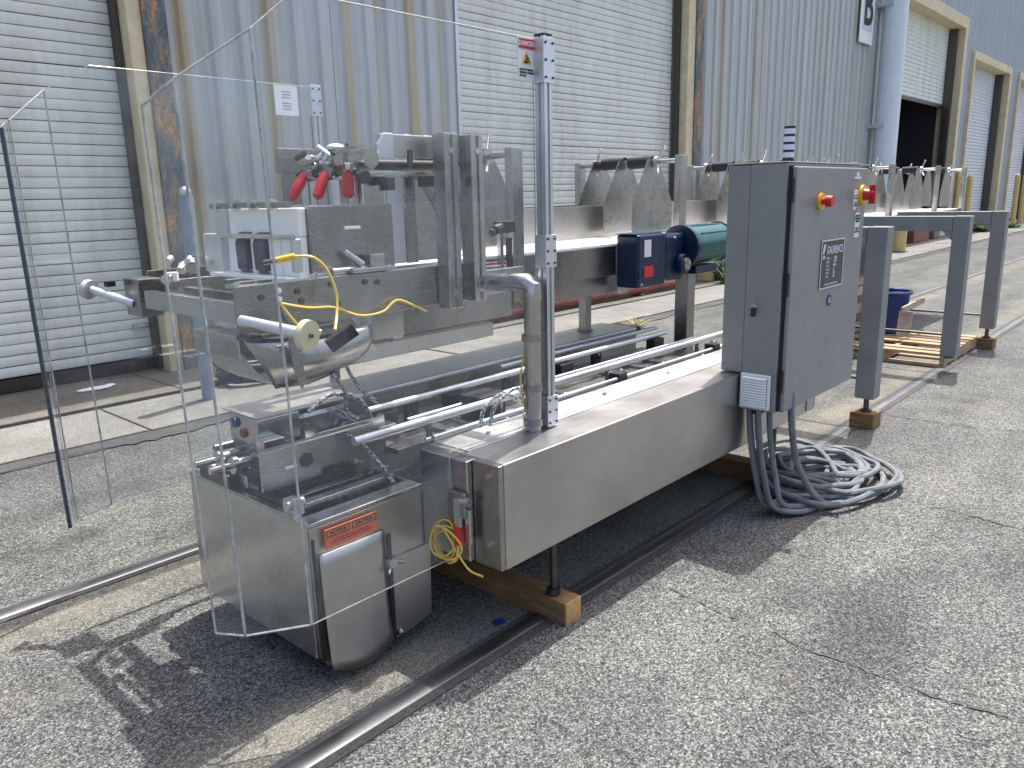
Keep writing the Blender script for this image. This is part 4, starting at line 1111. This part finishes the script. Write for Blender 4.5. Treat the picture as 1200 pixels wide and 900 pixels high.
MB().box(npx0, npx1, 1.393, 1.3944, npz0, npz0 + b).box(npx0, npx1, 1.393, 1.3944, npz1 - b, npz1).box(npx0, npx0 + b, 1.393, 1.3944, npz0 + b, npz1 - b).box(npx1 - b, npx1, 1.393, 1.3944, npz0 + b, npz1 - b).build('plate_border', 'white_ink', npl)
lettering('GAURENCE', .050, (3.800, 1.3935, 1.222), FX, FZ, 'white_ink', npl, .001, .76)
MB().prism([(3.648, 1.3925, 1.205), (3.672, 1.3925, 1.215), (3.684, 1.3925, 1.255), (3.66, 1.3925, 1.25)], (0, .0015, 0)).prism([(3.655, 1.3925, 1.185), (3.68, 1.3925, 1.19), (3.676, 1.3925, 1.203), (3.652, 1.3925, 1.199)], (0, .0015, 0)).build('emblem', 'white_ink', npl)
for i, (a, bb) in enumerate((('MODEL', '1500'), ('SERIAL', '4177'), ('VOLTS', '460'), ('PHASE', '3'), ('HERTZ', '60'), ('AMPS', '20'))):
    lettering(a, .014, (3.70, 1.3935, 1.185 - i * .017), FX, FZ, 'white_ink', npl, 0, 1, 'LEFT')
    lettering(bb, .018, (3.79, 1.3935, 1.185 - i * .017), FX, FZ, 'white_ink', npl, .0006, 1.1, 'LEFT')
lettering('PACKAGING MACHINERY', .014, (3.777, 1.3935, 1.064), FX, FZ, 'white_ink', npl)
st = MB().disc((3.775, 1.396, .985), (0, 1, 0), .027, .003, 24).build('round_sticker', 'blue_bin', dr)
lettering('UL', .03, (3.775, 1.3935, .985), FX, FZ, 'white_ink', st, .0006)
s1 = MB().box(4.00, 4.052, 1.3945, 1.3978, 1.40, 1.495).build('warning_sticker', 'white_label', dr)
MB().box(4.002, 4.05, 1.393, 1.3944, 1.452, 1.47).build('sticker_band', 'red_label', s1)
lettering('DANGER', .013, (4.026, 1.3925, 1.461), FX, FZ, 'white_label', s1, 0, .9)
lettering('HIGH\nVOLTAGE', .012, (4.026, 1.3935, 1.425), FX, FZ, 'ink', s1, 0, .85)
s2 = MB().box(4.04, 4.10, 1.3945, 1.3978, 1.265, 1.41).build('arc_sticker', 'white_label', dr)
MB().box(4.043, 4.097, 1.393, 1.3944, 1.388, 1.406).build('sticker_band', 'red_label', s2)
lettering('WARNING', .012, (4.07, 1.3925, 1.397), FX, FZ, 'white_label', s2, 0, .85)
lettering('ARC FLASH\nAND SHOCK\nHAZARD', .0125, (4.07, 1.3935, 1.355), FX, FZ, 'ink', s2, .0004, .85)
lettering('PPE REQUIRED\nLOCK OUT\nBEFORE OPENING', .009, (4.07, 1.3935, 1.30), FX, FZ, 'ink', s2, 0, .8)
s3 = MB().box(3.99, 4.08, 1.3945, 1.3978, 1.545, 1.555).box(4.02, 4.05, 1.3945, 1.3978, 1.5555, 1.575).build('small_tag', 'white_label', dr)
# hinge-side face: lock, vent
lk = MB().disc((3.296, 1.545, 1.0), (1, 0, 0), .016, .012, 16).build('lock', 'steel_bright', cc)
MB().box(3.278, 3.29, 1.535, 1.556, .955, .995).build('lock_tab', 'black', lk, bev=.003)
vt = MB().box(3.280, 3.2985, 1.45, 1.59, .535, .695).build('vent', 'white_label', cc, bev=.004)
for k in range(11):
    z = .553 + k * .0125
    MB().prism([(3.279, 1.462, z), (3.279, 1.462, z + .006), (3.270, 1.462, z - .001), (3.270, 1.462, z - .005)], (0, .116, 0)).build('louvre', 'white_plastic', vt)
mb = MB().box(3.2785, 3.2795, 1.46, 1.58, .548, .684).build('vent_mesh', 'grey_cable', vt)
# eyebolts and stack light on top
for x, y in ((3.36, 1.66), (3.9, 1.50), (4.1, 1.66)):
    MB().cyl((x, y, 1.622), (x, y, 1.635), .012).disc((x, y, 1.65), (.7, .7, 0), .017, .012, 12).build('eyebolt', 'steel_bright', cc)
sl = thing('stack_light', 'white and black banded stack light on top of the grey cabinet', 'signal light', (3.83, 1.66, 1.622))
MB().cyl((3.83, 1.66, 1.622), (3.83, 1.66, 1.638), .030, 20).cyl((3.83, 1.66, 1.6385), (3.83, 1.66, 1.652), .027, 20).build('base', 'black', sl)
for k in range(4):
    z = 1.6525 + k * .0365
    MB().cyl((3.83, 1.66, z), (3.83, 1.66, z + .025), .025, 20).build('lens', 'stack_light', sl)
    MB().cyl((3.83, 1.66, z + .0255), (3.83, 1.66, z + .036), .0262, 20).build('band', 'black', sl)

# ================================================================== POWER CABLE
pc = thing('power_cable', 'heavy grey power cable coiled on the asphalt below the cabinet', 'cable', (4.0, 1.45, 0))
rr = random.Random(21)
for k in range(15):
    P = []
    a0 = rr.uniform(0, 6.28)
    cx = 3.95 + rr.uniform(-.11, .09); cy = 1.475 + rr.uniform(-.08, .06)
    rx = rr.uniform(.19, .41); ry = rx * rr.uniform(.62, .82)
    z0 = .018 + .0052 * k
    tilt = rr.uniform(-.03, .03); th = rr.uniform(-.4, .4)
    for i in range(40):
        a = 2 * math.pi * i / 40
        u, v = rx * math.cos(a) * (1 + .07 * math.sin(3 * a + k * 1.7) + .03 * math.sin(7 * a + k)), ry * math.sin(a) * (1 + .07 * math.cos(2 * a + k * 2.1) + .03 * math.cos(5 * a + k))
        P.append((cx + u * math.cos(th) - v * math.sin(th), cy + u * math.sin(th) + v * math.cos(th), max(.016, z0 + tilt * math.cos(a + a0) + .012 * math.sin(3 * a + k))))
    MB().tube(P, .0145, 8, closed=True).build('loop', 'grey_cable', pc)
for k, (x0, y0, bx_, by_) in enumerate(((3.33, 1.52, 3.44, 1.42), (3.36, 1.54, 3.50, 1.46), (3.34, 1.57, 3.46, 1.50), (3.38, 1.49, 3.60, 1.40), (3.37, 1.58, 3.62, 1.48))):
    hose([(x0, y0, .54), (x0 + .01, y0 - .01, .38), (x0 + .0, y0 - .05, .2), (x0 + .02, y0 - .09, .06), (bx_ + .03, by_ - .08, .02), (bx_ + .2, by_ - .1, .02), (bx_ + .42, by_ - .04, .04)], .014, 'grey_cable', 'drop', 8, pc)
hose([(3.43, 1.41, .60), (3.44, 1.40, .42), (3.50, 1.38, .22), (3.58, 1.30, .05), (3.70, 1.24, .02), (3.80, 1.26, .03), (3.82, 1.34, .10)], .016, 'grey_cable', 'drop', 8, pc)
mb = MB()
for x in (3.34, 3.365, 3.43): mb.cyl((x, 1.53, .50), (x, 1.53, .535), .024, 12)
mb.build('cable_gland', 'black', pc)

# ================================================================== CLEAR GUARDS
def clear_panel(name, polys, ext, parent, edge='acrylic_edge', er=.0021):
    p = MB().prism(polys, ext).build(name, 'acrylic', parent, smooth=False)
    e = MB()
    n = len(polys); ev = Vector(ext)
    for i in range(n):
        a = Vector(polys[i]); b = Vector(polys[(i + 1) % n])
        e.tube([a + ev / 2, b + ev / 2], er, 6)
    e.build('edge', edge, p)
    return p
def t_slot_post(x, y, z0, z1, parent, s=.02):
    g_ = .005; q = s - .007
    prof = [(-s, -s), (-g_, -s), (-g_, -q), (g_, -q), (g_, -s), (s, -s), (s, -g_), (q, -g_), (q, g_), (s, g_), (s, s), (g_, s), (g_, q), (-g_, q), (-g_, s), (-s, s), (-s, g_), (-q, g_), (-q, -g_), (-s, -g_)]
    return MB().prism([(x + a, y + b_, z0) for a, b_ in prof], (0, 0, z1 - z0)).build('post', 'alu', parent, smooth=False)
def post_plates(x, y, zs, parent):
    for z0, z1 in zs:
        o = MB().box(x - .029, x + .029, y - .0255, y - .0205, z0, z1).box(x - .0255, x - .0205, y - .0204, y + .028, z0, z1).build('joint_plate', 'zinc', parent, bev=.001)
        m = MB()
        for z in [z0 + (z1 - z0) * f for f in (.12, .5, .88)]:
            for dx in (-.018, .018): m.disc((x + dx, y - .027, z), (0, 1, 0), .0045, .004, 8)
        m.build('screw', 'iron', o)
gs = thing('guard_screen', 'near clear acrylic guard screen on an aluminium post with a danger sign', 'guard screen', (2.13, 1.775, .688), 'clear guard screens round the infeed head')
t_slot_post(2.115, 1.765, .688, 2.005, gs)
MB().box(2.094, 2.136, 1.744, 1.786, 2.0055, 2.012).build('post_cap', 'black', gs)
post_plates(2.115, 1.765, ((1.86, 2.0), (1.26, 1.37), (.689, .80)), gs)
yp = 1.788
clear_panel('panel', [(1.092, yp, .33), (1.645, yp, .33), (1.645, yp, .70), (2.094, yp, .70), (2.094, yp, 2.0), (1.195, yp, 2.0), (1.070, yp, 1.90)], (0, .008, 0), gs)
def wing(a, b, za, zb, z0, dx_top, parent, ext, edge='acrylic_edge', er=.0034, name='wing'):
    poly = [(a[0], a[1], z0), (b[0], b[1], z0), (b[0] + dx_top[1], b[1], zb), (a[0] + dx_top[0], a[1], za)]
    return clear_panel(name, poly, ext, parent, edge, er)
wing((1.088, 1.789), (.935, 1.881), 1.90, 1.785, .33, (-.020, -.022), gs, (.003, .007, 0))
wing((.932, 1.884), (.886, 1.960), 1.782, 1.73, .33, (-.022, -.022), gs, (.007, .003, 0))
sn = MB().box(2.012, 2.092, 1.7835, 1.787, 1.868, 1.998).build('danger_sign', 'white_label', gs)
MB().box(2.016, 2.088, 1.782, 1.7834, 1.963, 1.993).build('sign_header', 'red_label', sn)
lettering('DANGER', .020, (2.052, 1.7815, 1.978), FX, FZ, 'white_label', sn, .0004, .95)
tr_ = MB().prism([(2.028, 1.782, 1.916), (2.076, 1.782, 1.916), (2.052, 1.782, 1.957)], (0, .0014, 0)).build('sign_triangle', 'yellow', sn)
MB().box(2.040, 2.058, 1.7805, 1.7815, 1.919, 1.926).bar((2.046, 1.781, 1.925), (2.058, 1.781, 1.938), .001, .005).bar((2.058, 1.781, 1.938), (2.066, 1.781, 1.922), .001, .004).disc((2.050, 1.781, 1.941), (0, 1, 0), .0035, .001).build('sign_pictogram', 'ink', tr_)
lettering('DO NOT OPERATE\nWITHOUT GUARDS\nIN PLACE', .0092, (2.017, 1.7828, 1.890), FX, FZ, 'ink', sn, .0003, .85, 'LEFT')
gs2 = thing('guard_screen', 'far clear acrylic guard screen behind the infeed head with paper taped on', 'guard screen', (2.28, 3.3, 0), 'clear guard screens round the infeed head')
t_slot_post(2.285, 3.325, .05, 2.035, gs2)
post_plates(2.285, 3.325, ((1.89, 2.03),), gs2)
yq = 3.30
clear_panel('panel', [(1.128, yq, .30), (2.264, yq, .30), (2.264, yq, 2.02), (1.28, yq, 2.02), (1.11, yq, 1.92)], (0, .008, 0), gs2, 'acrylic_edge', .0012)
wing((1.124, 3.298), (.972, 3.245), 1.918, 1.80, .30, (-.018, -.012), gs2, (.003, -.007, 0))
wing((.969, 3.243), (.925, 3.170), 1.797, 1.768, .30, (-.012, -.012), gs2, (-.007, .003, 0), 'acrylic_edge', .0012)
MB().tube([(.922, 3.168, .30), (.910, 3.158, 1.768)], .0075, 6).build('end_edge', 'acrylic_edge_dark', gs2)
pn = MB().box(2.06, 2.18, 3.296, 3.2985, 1.885, 2.015).build('paper_sheet', 'paper', gs2)
for i in range(9):
    lettering('iii lll ii lll iii li', .009, (2.12, 3.2955, 2.0 - i * .0125), FX, FZ, 'grey_cable', pn) if i % 4 else None

# ================================================================== PALLET, BIN, CRATE
pt = thing('pallet', 'worn wooden pallet lying on the near siding rail', 'pallet', (7.9, 2.15, 0))
px0, px1, py0, py1 = 7.25, 8.36, 1.68, 2.66
for y in (py0, (py0 + py1) / 2 - .02, py1 - .04):
    MB().box(px0, px1, y, y + .04, .020, .100).build('stringer', 'pallet', pt, bev=.003)
rr = random.Random(9)
nb = 8
for i in range(nb):
    x = px0 + i * (px1 - px0 - .1) / (nb - 1)
    if i in (2,): continue
    MB().box(x, x + .095 + rr.uniform(-.01, .01), py0 - rr.uniform(0, .01), py1 + rr.uniform(-.02, .01), .101 + rr.uniform(0, .002), .121).build('deck_board', 'pallet', pt, bev=.003)
for i in range(4):
    x = px0 + i * (px1 - px0 - .1) / 3
    MB().box(x, x + .095, py0, py1, .003, .0195).build('bottom_board', 'pallet', pt, bev=.002)
bn = thing('waste_bin', 'open blue plastic bin standing on the pallet behind the grey leg', 'bin', (8.15, 2.42, .122))
MB().tube([(8.12, 2.42, .123), (8.12, 2.42, .50)], [.15, .18], 24).build('body', 'blue_bin', bn)
MB().tube([(8.12 + .19 * math.cos(a), 2.42 + .19 * math.sin(a), .515) for a in [2 * math.pi * i / 28 for i in range(28)]], .016, 8, closed=True).build('rim', 'blue_bin', bn)
wp = thing('board', 'pale timber board leaning across the front of the blue bin', 'board', (8.0, 2.2, .3))
MB().bar((7.78, 2.20, .39), (8.3, 2.16, .435), .02, .06).bar((7.83, 2.19, .14), (7.88, 2.19, .37), .02, .12).build('plank', 'crate', wp, bev=.003)
cr_ = thing('crate', 'slatted pale wooden crate standing behind the grey cabinet', 'crate', (7.8, 2.75, 0))
for z in (.15, .33, .50, .60):
    MB().box(7.45, 8.0, 2.60, 2.62, z, z + .085).build('slat', 'crate', cr_, bev=.003)
    MB().box(7.5, 7.52, 2.621, 3.0, z, z + .085).build('slat', 'crate', cr_, bev=.003)
for x, y in ((7.53, 2.63), (7.93, 2.63), (7.53, 2.95), (7.93, 2.95)):
    MB().box(x, x + .05, y, y + .05, .123 if y < 2.64 else 0.0, .66).build('post', 'crate', cr_, bev=.003)
MB().box(7.48, 8.02, 2.58, 3.02, .686, .70).build('lid', 'timber', cr_, bev=.003)

# litter: blue scrap under the machine
lt = thing('plastic_scrap', 'scrap of blue plastic on the ground beside the timber bearer', 'litter', (1.84, 1.78, 0))
MB().prism([(1.82, 1.77, .003), (1.86, 1.765, .003), (1.87, 1.79, .004), (1.83, 1.80, .003)], (0, 0, .006)).build('scrap', 'blue_bin', lt)
lt2 = thing('plastic_wrapper', 'pale plastic wrapper lying at the foot of the left roller door', 'litter', (2.3, 6.75, .035))
MB().ball((2.32, 6.78, .045), .10, 10, (1.5, .6, .12)).ball((2.45, 6.81, .045), .04, 8, (1.2, .8, .3)).build('wrapper', 'paper', lt2)
